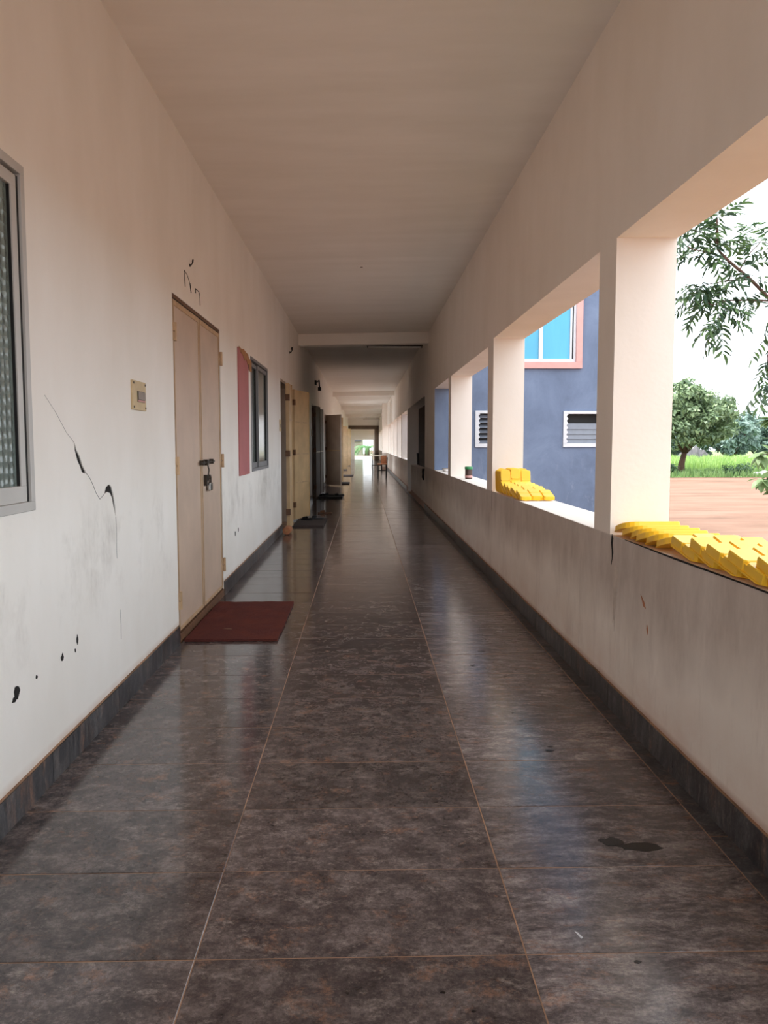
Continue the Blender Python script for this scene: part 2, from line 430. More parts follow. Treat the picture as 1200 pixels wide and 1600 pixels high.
# right wall with openings
pill = [(0.30, 0.65), (4.25, 4.55), (8.22, 8.57), (12.17, 12.53)]
rholes = [(-3.3, 0.30, 0.92, 2.465), (0.65, 4.25, 0.92, 2.465), (4.55, 8.22, 0.92, 2.465), (8.57, 12.17, 0.92, 2.42), (12.53, 15.02, 0.92, 2.42),
          (17.35, 24.0, -0.02, 2.43)]
y = 24.35
while y < 45: rholes.append((y, y + 3.45, 0.92, 2.42)); y += 3.80
y = 47.5
while y < 63: rholes.append((y, y + 3.45, 0.92, 2.42)); y += 3.80
rholes += [(66.6, 69.4, 0.92, 2.42), (70.2, 73.2, 0.92, 2.42)]
ys = [YA, YB]; zs = [-0.6, -0.02, 3.9]
for a, b, c, d in rholes: ys += [a, b]; zs += [c, d]
wr = struct(wall_grid(ys, zs, rholes, XR, XO).build('wall_right', M_RIGHT), 'cream parapet wall with square pillars and open bays on the right', 'wall')
def rdecal(pts, name, mat): MB().prism(pts, lambda u, v, k: (XR + 0.001 - 0.003 * k, u, v)).build(name, mat, wr)
rdecal([(4.215,.925),(4.19,.905),(4.20,.87),(4.185,.83),(4.20,.79),(4.215,.76),(4.205,.80),(4.21,.84),(4.225,.88)], 'crack', M_MARK_SHADE)
rdecal([(4.10,.765),(4.135,.77),(4.165,.76),(4.17,.60),(4.165,.46),(4.15,.50),(4.14,.42),(4.125,.55),(4.10,.62)], 'drip_mark', M_RIGHT_DRIP)
rdecal([(3.75,.69),(3.70,.66),(3.68,.635),(3.71,.64)], 'scratch', M_WOOD)
rdecal([(3.655,.565),(3.64,.54),(3.645,.52),(3.66,.545)], 'scratch', M_WOOD)
rdecal([(2.3,.9215),(2.3,.914),(2.8,.916),(3.3,.913),(3.8,.917),(4.0,.9185),(4.0,.9215)], 'crack', M_MARK_SHADE)
rdecal([(8.215,.93),(8.222,.93),(8.224,.80),(8.218,.72)], 'crack', M_MARK_SHADE)
# low parapet of the stair bay and the projecting pier further on
struct(MB().box(XR, XR + 0.2, 17.35, 22.4, -0.02, 0.83).build('trim_1', M_RIGHT, bevel=0.004), 'low parapet in front of the dim stairwell bay', 'parapet')
struct(MB().box(1.04, XR + 0.02, 45.0, 45.4, -0.02, 3.65).build('trim_2', M_RIGHT), 'pier projecting from the right wall far along the corridor', 'pier')
# ceiling (falls slightly to the left), beams
def zc(x): return 3.595 + (x - XL) / (XR - XL) * 0.057
def slab(x0, x1, y0, y1, lo, up=None):
    m = MB()
    vs = [(x, yy, zc(x) - lo) for yy in (y0, y1) for x in (x0, x1)] + [(x, yy, 3.95) for yy in (y0, y1) for x in (x0, x1)]
    m.add(vs, [(0,1,3,2),(4,6,7,5),(0,4,5,1),(2,3,7,6),(0,2,6,4),(1,5,7,3)]); return m
ceil = struct(slab(-1.5, XO, YA, YB + 0.3, 0).build('ceiling', M_CEIL), 'plain off-white ceiling slab of the corridor', 'ceiling')
for k, (y0, d, th) in enumerate([(16.45, 0.22, 0.28), (34.4, 0.19, 0.3), (47.6, 0.2, 0.3), (60.0, 0.2, 0.3)]):
    struct(slab(XL - 0.02, XR + 0.02, y0, y0 + th, d).build('trim_%d' % (k + 3), M_CEIL), ['nearest ceiling beam across the corridor', 'second ceiling beam across the corridor', 'third ceiling beam across the corridor', 'fourth ceiling beam across the corridor'][k], 'beam')
# portal and end wall
p_ = MB(); p_.box(XL, XR, 69.6, 70.0, 2.68, 3.0); p_.box(0.95, XR, 69.6, 70.0, -0.02, 2.75); p_.box(XL, -1.18, 69.6, 70.0, -0.02, 2.75)
struct(MB().box(XL, XR, 69.6, 70.0, 3.0, 3.65).build('trim_8', M_CEIL), 'pale wall strip over the dark portal', 'wall')
struct(p_.build('trim_7', M_DDOOR), 'dark portal frame near the far end of the corridor', 'portal')
e_ = MB(); e_.box(XL, XR, YB, YB + 0.25, 1.80, 3.7); e_.box(XL, -0.82, YB, YB + 0.25, -0.02, 1.8); e_.box(0.875, XR, YB, YB + 0.25, -0.02, 1.8)
struct(e_.build('wall_back', M_CEIL), 'end wall with a bright opening at the far end of the corridor', 'wall')
# ---------------------------------------------------------------- floor and tiles
fl = struct(MB().box(-1.53, XO, YA, YB + 0.25, -0.6, -0.0012).build('floor', M_GROUT), 'corridor floor of large polished brown granite tiles', 'floor')
T0, TD, G = 2.100, 0.4535, 0.0021
cols = [(XL, -0.462, M_TILE), (-0.462, 0.445, M_TILE), (0.445, 1.236, M_TILE_R), (1.236, XR, M_SKIRT)]
def tile_mesh(x0, x1, m):
    w, d = (x1 - x0) / 2 - G, TD / 2 - G; e = 0.0015
    vs = [(-w,-d,-0.005),(w,-d,-0.005),(w,d,-0.005),(-w,d,-0.005),(-w,-d,-0.001),(w,-d,-0.001),(w,d,-0.001),(-w,d,-0.001),
          (-w+e,-d+e,0),(w-e,-d+e,0),(w-e,d-e,0),(-w+e,d-e,0)]
    fs = [(0,1,5,4),(1,2,6,5),(2,3,7,6),(3,0,4,7),(4,5,9,8),(5,6,10,9),(6,7,11,10),(7,4,8,11),(8,9,10,11)]
    me = bpy.data.meshes.new('tile'); me.from_pydata(vs, [], fs); me.materials.append(m); return me
for x0, x1, m in cols:
    me = tile_mesh(x0, x1, m)
    for k in range(-4, 34):
        o = bpy.data.objects.new('tile', me); COL.objects.link(o); o.parent = fl
        sh = 0.0 if x1 < 1.3 else 0.2
        o.location = ((x0 + x1) / 2 + random.uniform(-.0006, .0006), T0 + TD * (k + 0.5) + sh, random.uniform(-0.0004, 0.0004))
        o.rotation_euler = (random.uniform(-.0022, .0022), random.uniform(-.0012, .0012), random.uniform(-.0008, .0008))
def far_tiles(y0, y1, name):
    for x0, x1, m in cols[:]:
        mb = MB(); k = y0
        while k < y1:
            mb.box(x0 + G, x1 - G, T0 + TD * k + G, T0 + TD * (k + 1) - G, -0.006, 0.0 if x1 < 1.3 else -0.0005)
            ta, tb = random.uniform(-.0022, .0022), random.uniform(-.0012, .0012); cx_, cy_ = (x0 + x1) / 2, T0 + TD * (k + .5)
            for q in range(len(mb.v) - 4, len(mb.v)): a_, b_, c_ = mb.v[q]; mb.v[q] = (a_, b_, c_ + (b_ - cy_) * ta + (a_ - cx_) * tb)
            k += 1
        if x1 >= 1.3: mb.v = [(a, b + 0.2, c) for a, b, c in mb.v]
        stuff(mb.build(name, m, fl))
far_tiles(34, 157, 'distant_tiles'); far_tiles(-13, -4, 'tiles_behind_camera')
# dark wet mark, bits of litter on the floor
def floor_mark(pts, name, mat): return MB().prism(pts, lambda u, v, k: (u, v, 0.0002 + 0.0012 * k)).build(name, mat, fl)
def stain_mat():
    t = NT('damp_stain'); t.b.inputs['Alpha'].default_value = 0.7
    return t.out(C3(30, 26, 25), 0.3)
M_STAIN = stain_mat()
def blob(cx, cy, rx, ry, n=14, j=0.4):
    return [(cx + math.cos(2*math.pi*k/n) * rx * random.uniform(1-j, 1+j*0.4), cy + math.sin(2*math.pi*k/n) * ry * random.uniform(1-j, 1+j*0.4)) for k in range(n)]
floor_mark(blob(0.87, 2.72, 0.045, 0.035), 'stain', M_STAIN); floor_mark(blob(0.96, 2.68, 0.09, 0.035), 'stain', M_STAIN)
for px, py, r in [(0.74,2.06,.011),(0.55,2.85,.004),(0.865,3.62,.014),(0.85,3.57,.02),(0.80,3.98,.014),(0.80,5.35,.03),(0.69,5.0,.015),(0.78,4.1,.012),(0.20,1.95,.007),(0.27,1.88,.006),(0.28,3.05,.008)]:
    floor_mark(blob(px, py, r, r * 0.7, 8), 'stain', M_STAIN)
floor_mark([(0.605,2.20),(0.612,2.195),(0.622,2.17),(0.615,2.165),(0.61,2.182)], 'paint_drop', M_WHITE)

# ---------------------------------------------------------------- skirting
def skirt(name, side, spans):
    x0, x1 = (XL - 0.01, XL + 0.012) if side < 0 else (XR - 0.012, XR + 0.01)
    b = thing(name, 'dark granite skirting along the foot of the %s wall' % ('left' if side < 0 else 'right'), 'baseboard', (XL if side < 0 else XR, 0, 0), kind='structure')
    for a, c in spans:
        y = a
        while y < c - 0.01:
            L = min(0.907, c - y) if y < 22 else c - y
            MB().box(x0, x1, y + 0.0015, y + L - 0.0015, 0, 0.126 + random.uniform(-.0015, .0015)).build('skirting_tile', M_SKIRT, b)
            y += L
    # ledge of mortar above
    for a, c in spans: MB().box(x0 + (0 if side < 0 else 0.004), x1 - (0.004 if side < 0 else 0), a, c, 0.1275, 0.133).build('mortar_line', M_GROUT, b)
lsp = []; y = -3.98
for a, b in DOORS: lsp.append((y, a - 0.01)); y = b + 0.01
lsp[0] = (-3.98, 5.61); lsp.append((y, YB))
skirt('baseboard_left', -1, lsp); skirt('baseboard_right', 1, [(-3.98, 17.35), (24.35, 45.0)])

# ---------------------------------------------------------------- rooms behind the left wall
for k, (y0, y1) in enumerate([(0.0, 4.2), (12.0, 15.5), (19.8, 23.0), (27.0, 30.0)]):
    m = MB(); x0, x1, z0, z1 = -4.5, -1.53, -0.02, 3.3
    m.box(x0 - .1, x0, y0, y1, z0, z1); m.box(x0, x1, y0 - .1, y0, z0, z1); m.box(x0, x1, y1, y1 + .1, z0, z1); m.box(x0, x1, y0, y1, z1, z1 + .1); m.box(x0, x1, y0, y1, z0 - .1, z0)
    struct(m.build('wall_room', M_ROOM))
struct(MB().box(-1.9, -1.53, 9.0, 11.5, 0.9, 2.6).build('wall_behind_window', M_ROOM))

# ---------------------------------------------------------------- windows on the left wall
def slider(n, y0, y1, z0, z1, mat, glass, label, ysplit):
    w = thing('window_%d' % n, label, 'window', (XL, (y0 + y1) / 2, z0), kind='structure')
    f = MB(); a, b = XL - 0.075, XL + 0.010; t = 0.036
    f.box(a, b, y0, y1, z0, z0 + t); f.box(a, b, y0, y1, z1 - t, z1); f.box(a, b, y0, y0 + t, z0 + t, z1 - t); f.box(a, b, y1 - t, y1, z0 + t, z1 - t)
    f.build('window_frame', mat, w, bevel=0.002)
    MB().box(XL - 0.07, XL - 0.06, y0 + t, y1 - t, z0 + t, z1 - t).build('track_gap', M_BLACK, w)
    for k, (u, v) in enumerate([(y0 + t + 0.012, ysplit + 0.03), (ysplit - 0.01, y1 - t - 0.014)]):
        s = MB(); q = 0.046; c, d = (XL - 0.052, XL - 0.022) if k == 0 else (XL - 0.030, XL - 0.002)
        zz0, zz1 = z0 + t + 0.001, z1 - t - 0.010
        s.box(c, d, u, v, zz0, zz0 + 0.062); s.box(c, d, u, v, zz1 - q, zz1); s.box(c, d, u, u + q, zz0 + .062, zz1 - q); s.box(c, d, v - q, v, zz0 + .062, zz1 - q)
        so = s.build('sash', mat, w, bevel=0.0015)
        MB().box(c + 0.006, c + 0.012, u + q - .006, v - q + .006, zz0 + .056, zz1 - q + .006).build('pane', glass, so)
        g = MB()
        if k == 1: g.box(XL - .05, XL - 0.001, v, v + 0.0138, zz0, zz1)  # black strip paints shade into the gap beside the sash
        g.box(c + 0.012, d - 0.006, v - q - 0.006, v - q, zz0 + .062, zz1 - q); g.build('seal_and_gap_shade', M_BLACK, so)
    return w
slider(1, 0.55, 3.20, 1.142, 2.45, M_ALU, M_GLASS1, 'aluminium sliding window with patterned glass at the left edge', 1.85)
slider(2, 9.43, 11.03, 1.08, 2.41, M_ALU_D, M_GLASS2, 'grey sliding window with plain dark glass beyond the first door', 10.10)
# pink board with torn brown paper
pb = thing('board', 'pink painted board fixed to the wall beside the grey sliding window', 'board', (XL, 8.8, 1.068))
MB().box(XL + 0.0006, XL + 0.014, 8.45, 9.17, 1.068, 2.40).build('panel', M_PINK, pb, bevel=0.002)
MB().prism([(8.47,2.41),(8.62,2.40),(8.8,2.415),(8.98,2.40),(9.12,2.395),(9.2,2.36),(9.32,2.35),(9.40,2.34),(9.40,2.22),(9.22,2.23),(9.19,2.30),(9.10,2.27),(9.0,2.33),(8.86,2.30),(8.75,2.345),(8.6,2.36),(8.5,2.39)], lambda u, v, k: (XL + 0.0145 + 0.004 * k, u, v)).build('torn_paper', M_TAPE, pb)

# ---------------------------------------------------------------- first door (closed, double leaf)
d1 = thing('door_1', 'closed beige steel double door with hasp and padlock', 'door', (XL, 6.53, 0), kind='structure')
fr = MB(); fr.box(XL - 0.10, XL - 0.006, 5.62, 5.645, 0, 2.43); fr.box(XL - 0.10, XL - 0.006, 7.415, 7.44, 0, 2.43); fr.box(XL - 0.10, XL - 0.006, 5.645, 7.415, 2.405, 2.43)
fr.build('door_frame', M_RUST, d1)
MB().box(XL - 0.10, XL + 0.006, 5.625, 7.435, -0.003, 0.062).build('threshold', M_RUST, d1, bevel=0.003)
MB().box(XL - 0.09, XL - 0.07, 5.64, 7.42, 0.062, 2.41).build('backing', M_BLACK, d1)
def closed_leaf(y0, y1):
    lf = MB().box(XL - 0.045, XL - 0.006, y0, y1, 0.075, 2.395).build('door_leaf', M_DOOR, d1, bevel=0.002)
    r = MB(); a, b, t = XL - 0.008, XL - 0.001, 0.038
    r.box(a, b, y0 + .003, y1 - .003, 2.354, 2.392); r.box(a, b, y0 + .003, y1 - .003, 0.078, 0.105)
    r.box(a, b, y0 + .003, y0 + .022, .105, 2.354); r.box(a, b, y1 - .025, y1 - .003, .105, 2.354)
    r.build('rim', M_DOORRIM, lf, bevel=0.0015)
    return lf
closed_leaf(5.655, 6.515); closed_leaf(6.555, 7.405)
dg_ = MB(); dg_.box(XL - 0.04, XL - 0.012, 6.5155, 6.5545, 0.08, 2.39); dg_.box(XL - 0.04, XL - 0.009, 5.6455, 5.6545, 0.08, 2.40); dg_.box(XL - .04, XL - .009, 5.655, 7.405, 2.3955, 2.4045)
dg_.build('shadow_gap', M_BLACK, d1)  # solid black strips painting the shade between and around the leaves
for y, z in [(5.645, 2.17), (5.645, 1.25), (5.645, 0.30), (7.44, 2.17), (7.44, 1.25), (7.44, 0.29)]:
    h = MB(); q = 0.045 if y < 6 else 0.035
    h.box(XL - 0.004, XL + 0.012, y - q * 0.6, y + q, z - 0.06, z - 0.004); h.box(XL - 0.004, XL + 0.012, y - q * 0.6, y + q, z + 0.004, z + 0.06)
    h.tube([(XL + 0.012, y, z - 0.062), (XL + 0.012, y, z + 0.062)], 0.011, 8)
    h.build('hinge', M_DOORRIM, d1)
lt = MB(); lt.tube([(XL + 0.018, 6.41, 1.248), (XL + 0.018, 6.96, 1.255)], 0.009, 8); lt.box(XL - 0.003, XL + 0.03, 6.46, 6.49, 1.232, 1.27); lt.box(XL - 0.003, XL + 0.034, 6.60, 6.65, 1.228, 1.275); lt.box(XL - 0.003, XL + 0.03, 6.86, 6.89, 1.235, 1.275)
lt.build('sliding_bolt', M_STEEL, d1)
hs = MB(); hs.tube([(XL + 0.02, 6.66, 1.24), (XL + 0.03, 6.67, 1.19), (XL + 0.02, 6.66, 1.10)], 0.006, 6); hs.box(XL - 0.003, XL + 0.02, 6.62, 6.66, 1.06, 1.15)
hs.build('hasp', M_STEEL, d1)
pl = MB().box(XL + 0.004, XL + 0.032, 6.71, 6.82, 1.015, 1.082).build('padlock', M_CHROME, d1, bevel=0.008)
MB().tube([(XL + 0.018, 6.73, 1.08), (XL + 0.018, 6.73, 1.12), (XL + 0.018, 6.75, 1.142), (XL + 0.018, 6.78, 1.142), (XL + 0.018, 6.80, 1.12), (XL + 0.018, 6.80, 1.08)], 0.007, 8).build('shackle', M_STEEL, pl)

# ---------------------------------------------------------------- open doors further on
def open_door(n, y0, y1, label, leaves):
    d = thing('door_%d' % n, label, 'door', (XL, (y0 + y1) / 2, 0), kind='structure')
    f = MB(); f.box(XL - 0.2, XL - 0.004, y0, y0 + 0.04, 0, 2.43); f.box(XL - 0.2, XL - 0.004, y1 - 0.04, y1, 0, 2.43); f.box(XL - 0.2, XL - 0.004, y0 + .04, y1 - .04, 2.39, 2.43)
    f.build('door_frame', M_BDOOR, d)
    for (hx, hy, ang, w, mat, rails) in leaves:
        c, s = math.sin(R(ang)), math.cos(R(ang))      # ang measured from +Y towards +X
        dirv = Vector((c, s, 0)); nv = Vector((s, -c, 0))
        def tr(u, t, z): return Vector((hx, hy, 0)) + dirv * u + nv * t + Vector((0, 0, z))
        def bx(m, u0, u1, t0, t1, z0, z1):
            vs = [tr(u, t, z) for z in (z0, z1) for u, t in ((u0, t0), (u1, t0), (u1, t1), (u0, t1))]
            m.add(vs, [(0,3,2,1),(4,5,6,7),(0,1,5,4),(1,2,6,5),(2,3,7,6),(3,0,4,7)])
        m = MB(); bx(m, 0, w, -0.018, 0.018, 0.03, 2.38); lf = m.build('door_leaf', mat, d)
        r = MB()
        rl = MB()
        for z in rails: bx(rl, 0.032, w - 0.032, 0.018, 0.024, z - 0.012, z + 0.012)
        rl.build('rail', M_DOORRIM, lf)
        for u in (0.0, w - 0.03): bx(r, u, u + 0.03, 0.018, 0.027, 0.03, 2.38)
        for u in (0.0, w - 0.03): bx(r, u, u + 0.03, -0.027, -0.018, 0.03, 2.38)
        r.build('rim', mat, lf)
        h = MB()
        for z in (0.3, 1.25, 2.15): bx(h, -0.03, 0.05, -0.035, 0.035, z - 0.05, z + 0.05)
        h.build('hinge', M_RUST, lf)
    return d
def far_leaf(y, ang, mat): return (-1.27, y, ang, 0.88, mat, (0.70, 1.22, 1.80))
open_door(2, 12.80, 14.62, 'open cream double door, nearest of the open doorways', [(-1.225, 13.12, 1, 0.50, M_YDOOR, (0.7, 1.22, 1.8)), far_leaf(14.66, 14, M_YDOOR)])
open_door(3, 20.45, 22.25, 'dark framed open doorway beyond the nearest open door', [(-1.24, 20.75, 5, 0.8, M_DDOOR, (1.2,)), (-1.27, 22.3, 7, 0.85, M_DDOOR, (1.2,))])
open_door(4, 27.6, 29.4, 'third open doorway with one brown leaf swung out into the corridor', [(-1.27, 27.55, 143, 0.86, M_BDOOR, (1.2,)), (-1.27, 29.45, 35, 0.86, M_YDOOR, (1.2,))])
open_door(5, 34.9, 36.7, 'fourth open doorway far down the left wall', [far_leaf(36.75, 20, M_YDOOR)])
open_door(6, 42.2, 44.0, 'fifth open doorway far down the left wall', [far_leaf(44.05, 25, M_YDOOR)])
open_door(7, 49.5, 51.3, 'last open doorway far down the left wall', [far_leaf(51.35, 30, M_YDOOR)])

# ---------------------------------------------------------------- switch plate
sp = thing('switch_plate', 'cream switch plate with a row of grey switches left of the first door', 'switch', (XL, 4.71, 1.59))
MB().box(XL - 0.001, XL + 0.013, 4.58, 4.85, 1.594, 1.76).build('plate', M_BRASS, sp, bevel=0.002)
MB().box(XL + 0.013, XL + 0.016, 4.665, 4.815, 1.640, 1.702).build('switch_bezel', M_STEEL, sp)
for k in range(5): MB().box(XL + 0.016, XL + 0.022, 4.670 + k * 0.029, 4.695 + k * 0.029, 1.655, 1.698).build('rocker_switch', M_SWITCH, sp, bevel=0.001)
for k in range(5): MB().box(XL + 0.016, XL + 0.018, 4.670 + k * 0.029, 4.695 + k * 0.029, 1.642, 1.652).build('socket_slot', M_ROSE, sp)
for u, v in [(4.596, 1.745), (4.596, 1.61), (4.836, 1.745), (4.836, 1.61)]:
    m = MB(); m.tube([(XL + 0.012, u, v), (XL + 0.016, u, v)], 0.007, 10); m.build('screw', M_STEEL, sp)
for y, l in [(12.66, 'small cream switch plate beside the nearest open doorway'), (20.3, 'small cream switch plate beside the dark framed doorway')]:
    s2 = thing('switch_plate', l, 'switch', (XL, y, 1.6))
    MB().box(XL - 0.001, XL + 0.014, y - 0.10, y + 0.08, 1.60, 1.78).build('plate', M_BRASS, s2, bevel=0.002)
    for k in range(4): MB().box(XL + 0.014, XL + 0.02, y - 0.07 + k * 0.032, y - 0.044 + k * 0.032, 1.66, 1.71).build('rocker_switch', M_SWITCH, s2)

# ---------------------------------------------------------------- hooks, fittings, lamps
def hook(y, z, label, big=1.0):
    h = thing('wall_hook', label, 'hook', (XL, y, z))
    q = MB(); b = big
    q.tube([(XL - 0.002, y - .02 * b, z - .05 * b), (XL + 0.03 * b, y - .02 * b, z - .04 * b), (XL + 0.05 * b, y - .02 * b, z + 0.0), (XL + 0.045 * b, y + .02 * b, z + .04 * b), (XL + 0.03 * b, y + .06 * b, z + 0.04 * b), (XL + .025 * b, y + .08 * b, z + .01 * b)], 0.010 * b, 7)
    q.build('hook_rod', M_IRON, h)
    MB().box(XL - 0.001, XL + 0.006, y - 0.035 * b, y + 0.0, z - 0.07 * b, z - 0.03 * b).build('backplate', M_IRON, h)
hook(6.22, 2.76, 'small black hook above the closed beige door', 0.5)
hook(14.45, 3.06, 'bent black hook high on the left wall above the nearest open doorway')
w_ = thing('wall_bracket', 'black twin bracket high on the left wall above the dark framed doorway', 'bracket', (XL, 21.9, 2.96))
m = MB(); m.box(XL - .001, XL + .05, 21.75, 21.95, 2.98, 3.10); m.tube([(XL + .05, 21.85, 3.05), (XL + .1, 22.1, 3.12), (XL + .1, 22.3, 2.95)], 0.02, 6); m.build('arm', M_IRON, w_)
MB().box(XL + .06, XL + .14, 22.2, 22.5, 2.86, 2.95).build('clamp', M_IRON, w_)
cf = thing('ceiling_box', 'small round junction box on the nearest ceiling bay', 'junction box', (-0.02, 10.36, zc(-0.02)))
MB().lathe([(0.05, -0.006), (0.055, -0.003), (0.055, 0.001)], -0.02, 10.36, zc(-.02)).build('cover', M_CEIL, cf)
MB().lathe([(0.012, -0.012), (0.02, -0.006)], -0.02, 10.36, zc(-.02), 10).build('knockout', M_SWITCH, cf)
def tube_light(x0, x1, y, z, label):
    t = thing('tube_light', label, 'lamp', ((x0 + x1) / 2, y, z))
    MB().box(x0, x1, y - 0.02, y + 0.02, z + 0.0, z + 0.035).build('batten', M_STEEL, t)
    q = MB(); q.tube([(x0 + .03, y, z - 0.02), (x1 - .03, y, z - 0.02)], 0.013, 8); q.build('tube', M_TUBE, t)
    for x in (x0 + .01, x1 - .03): MB().box(x, x + .02, y - .015, y + .015, z - .036, z).build('lamp_holder', M_STEEL, t)
    for x in (x0 + .2, x1 - .2): MB().tube([(x, y, z + .03), (x, y, zc(x) + 0.01)], 0.006, 6).build('hanger', M_STEEL, t)
tube_light(0.07, 1.24, 17.05, 3.435, 'unlit tube light hanging behind the nearest ceiling beam')
tube_light(0.0, 1.25, 62.0, 3.30, 'unlit tube light hanging far down the corridor')

# ---------------------------------------------------------------- door mats and shoes
def mat_(x0, x1, y0, y1, m, label, h=0.018):
    t = thing('doormat', label, 'doormat', ((x0 + x1) / 2, (y0 + y1) / 2, 0), group='doormats along the left wall')
    mb = MB(); nx, ny = 14, 18; rnd = random.Random(int(y0 * 100))
    top = {}; vs = []; fs = []
    for i in range(nx + 1):
        for j in range(ny + 1):
            ex = rnd.uniform(-.004, .004) if i in (0, nx) else 0; ey = rnd.uniform(-.004, .004) if j in (0, ny) else 0
            vs.append((x0 + (x1 - x0) * i / nx + ex, y0 + (y1 - y0) * j / ny + ey, h + rnd.uniform(-.002, .002)))
    k = lambda i, j: i * (ny + 1) + j
    for i in range(nx):
        for j in range(ny): fs.append((k(i,j), k(i+1,j), k(i+1,j+1), k(i,j+1)))
    ring = [k(i, 0) for i in range(nx + 1)] + [k(nx, j) for j in range(1, ny + 1)] + [k(i, ny) for i in range(nx - 1, -1, -1)] + [k(0, j) for j in range(ny - 1, 0, -1)]
    base = len(vs); vs += [(vs[q][0], vs[q][1], 0.002) for q in ring]
    for a in range(len(ring)):
        b = (a + 1) % len(ring); fs.append((ring[a], base + a, base + b, ring[b]))
    mb.add(vs, fs); mb.build('mat_pile', m, t)
    MB().box(x0 + .004, x1 - .004, y0 + .004, y1 - .004, 0.0005, 0.004).build('backing', M_BLACK, t)
    return t
mat_(-1.275, -0.615, 5.66, 7.04, M_COIR, 'large reddish brown coir doormat at the closed beige door')
mat_(-1.20, -0.685, 13.57, 15.05, M_RUBBER, 'dark brown doormat at the nearest open doorway', 0.03)
mat_(-1.17, -0.55, 20.85, 22.2, M_BLACK, 'black doormat with shoes at the dark framed doorway', 0.04)
mat_(-1.15, -0.50, 28.1, 29.5, M_RUBBER, 'thin dark doormat under the brown swung-out leaf', 0.03)
mat_(-1.15, -0.45, 35.2, 36.5, M_RUBBER, 'small far doormat beyond the brown swung-out leaf', 0.03)
mat_(-1.2, -0.9, 43.0, 44.2, M_RUBBER, 'tiny dark doormat far down the left wall', 0.03)
floor_mark([(-1.05, 5.98), (-1.04, 5.985), (-0.99, 5.972), (-0.985, 5.965), (-1.02, 5.97)], 'straw', M_GROUT).location.z = 0.021
def shoe(x, y, ang, m, label, z=0.0, s=1.0):
    t = thing('sandal', label, 'shoe', (x, y, z), group='footwear left by the doorways')
    t.rotation_euler = (0, 0, R(ang))
    out = [(-.035,-.12),(-.042,-.06),(-.035,0),(-.045,.06),(-.04,.11),(-.015,.135),(.02,.125),(.042,.08),(.04,.0),(.036,-.07),(.03,-.12),(0,-.135)]
    sole = MB().prism(out, lambda u, v, k: (u * s, v * s, 0.003 + 0.022 * k)).build('sole', m, t, org=(0, 0, 0))
    u = MB(); n = 9
    vs = []
    for j, yy in enumerate((0.0, 0.075)):
        for k in range(n):
            a = math.pi * k / (n - 1); vs.append((math.cos(a) * 0.042 * s, yy * s + 0.01, 0.02 + math.sin(a) * (0.055 - 0.015 * j)))
    u.add(vs, [(k, k + 1, n + k + 1, n + k) for k in range(n - 1)])
    o = u.build('strap', m, t, org=(0, 0, 0)); so = o.modifiers.new('thick', 'SOLIDIFY'); so.thickness = 0.006
    return t
shoe(-1.02, 14.55, 60, M_SHOE, 'dark sandal on the back of the dark brown doormat, nearer the wall', 0.031)
shoe(-0.86, 14.75, 80, M_SHOE, 'dark sandal on the back of the dark brown doormat, further from the wall', 0.031)
shoe(-0.78, 16.3, 85, M_SHOE2, 'brown sandal on bare floor behind the dark brown doormat', 0.001, 1.1)
shoe(-1.05, 21.1, 40, M_SHOE, 'black sandal on the black doormat, nearest the wall', 0.041, 1.2)
shoe(-0.93, 21.4, 75, M_SHOE, 'black sandal in the middle of the black doormat', 0.041, 1.2)
shoe(-0.66, 21.3, 100, M_SHOE, 'black sandal on the open end of the black doormat', 0.041, 1.2)
wb = thing('wooden_block', 'round cut orange wooden block holding the nearest open door leaf', 'block', (-1.19, 12.55, 0))
q = MB(); q.tube([(-1.19, 12.40, 0.065), (-1.19, 12.44, 0.065), (-1.19, 12.75, 0.06)], [0.055, 0.064, 0.06], 14); q.build('log', M_WOOD, wb)
MB().tube([(-1.19, 12.395, 0.065), (-1.19, 12.402, 0.065)], [0.022, 0.022], 10).build('heart_wood', M_TAPE, wb)
# ---------------------------------------------------------------- school bench and desk far down
ch = thing('chair', 'orange wooden chair with black iron legs by the right parapet', 'chair', (0.77, 33.2, 0))
def iron_leg(a, b, par, r=0.022): return MB().tube([a, b], r, 8).build('leg', M_IRON, par)
for x, y in [(0.60, 33.0), (0.92, 33.0)]: iron_leg((x, y, 0), (x, y, 0.56), ch)
iron_leg((0.60, 33.5, 0), (0.60, 33.5, 0.56), ch); iron_leg((0.94, 33.5, 0), (0.98, 33.5, 0.86), ch)
MB().box(0.57, 0.97, 32.95, 33.55, 0.56, 0.60).build('seat', M_WOOD, ch, bevel=0.008)
MB().box(0.72, 0.95, 33.52, 33.56, 0.60, 0.92).build('backrest', M_WOOD, ch, bevel=0.008)
MB().box(0.60, 0.92, 32.99, 33.01, 0.31, 0.35).build('stretcher', M_IRON, ch)
dk = thing('desk', 'pale topped desk with thin dark legs behind the orange chair', 'desk', (0.77, 44.2, 0))
MB().box(0.44, 1.03, 43.6, 44.9, 0.75, 0.79).build('desk_top', M_DESK, dk, bevel=0.005)
for x in (0.48, 0.99):
    for y in (43.65, 44.85): MB().box(x - .02, x + .02, y - .02, y + .02, 0, 0.75).build('leg', M_IRON, dk)
MB().box(0.48, 0.99, 43.64, 43.66, 0.24, 0.28).build('foot_rail', M_IRON, dk)
MB().box(0.47, 0.49, 43.65, 44.85, 0.5, 0.54).build('side_rail', M_IRON, dk)

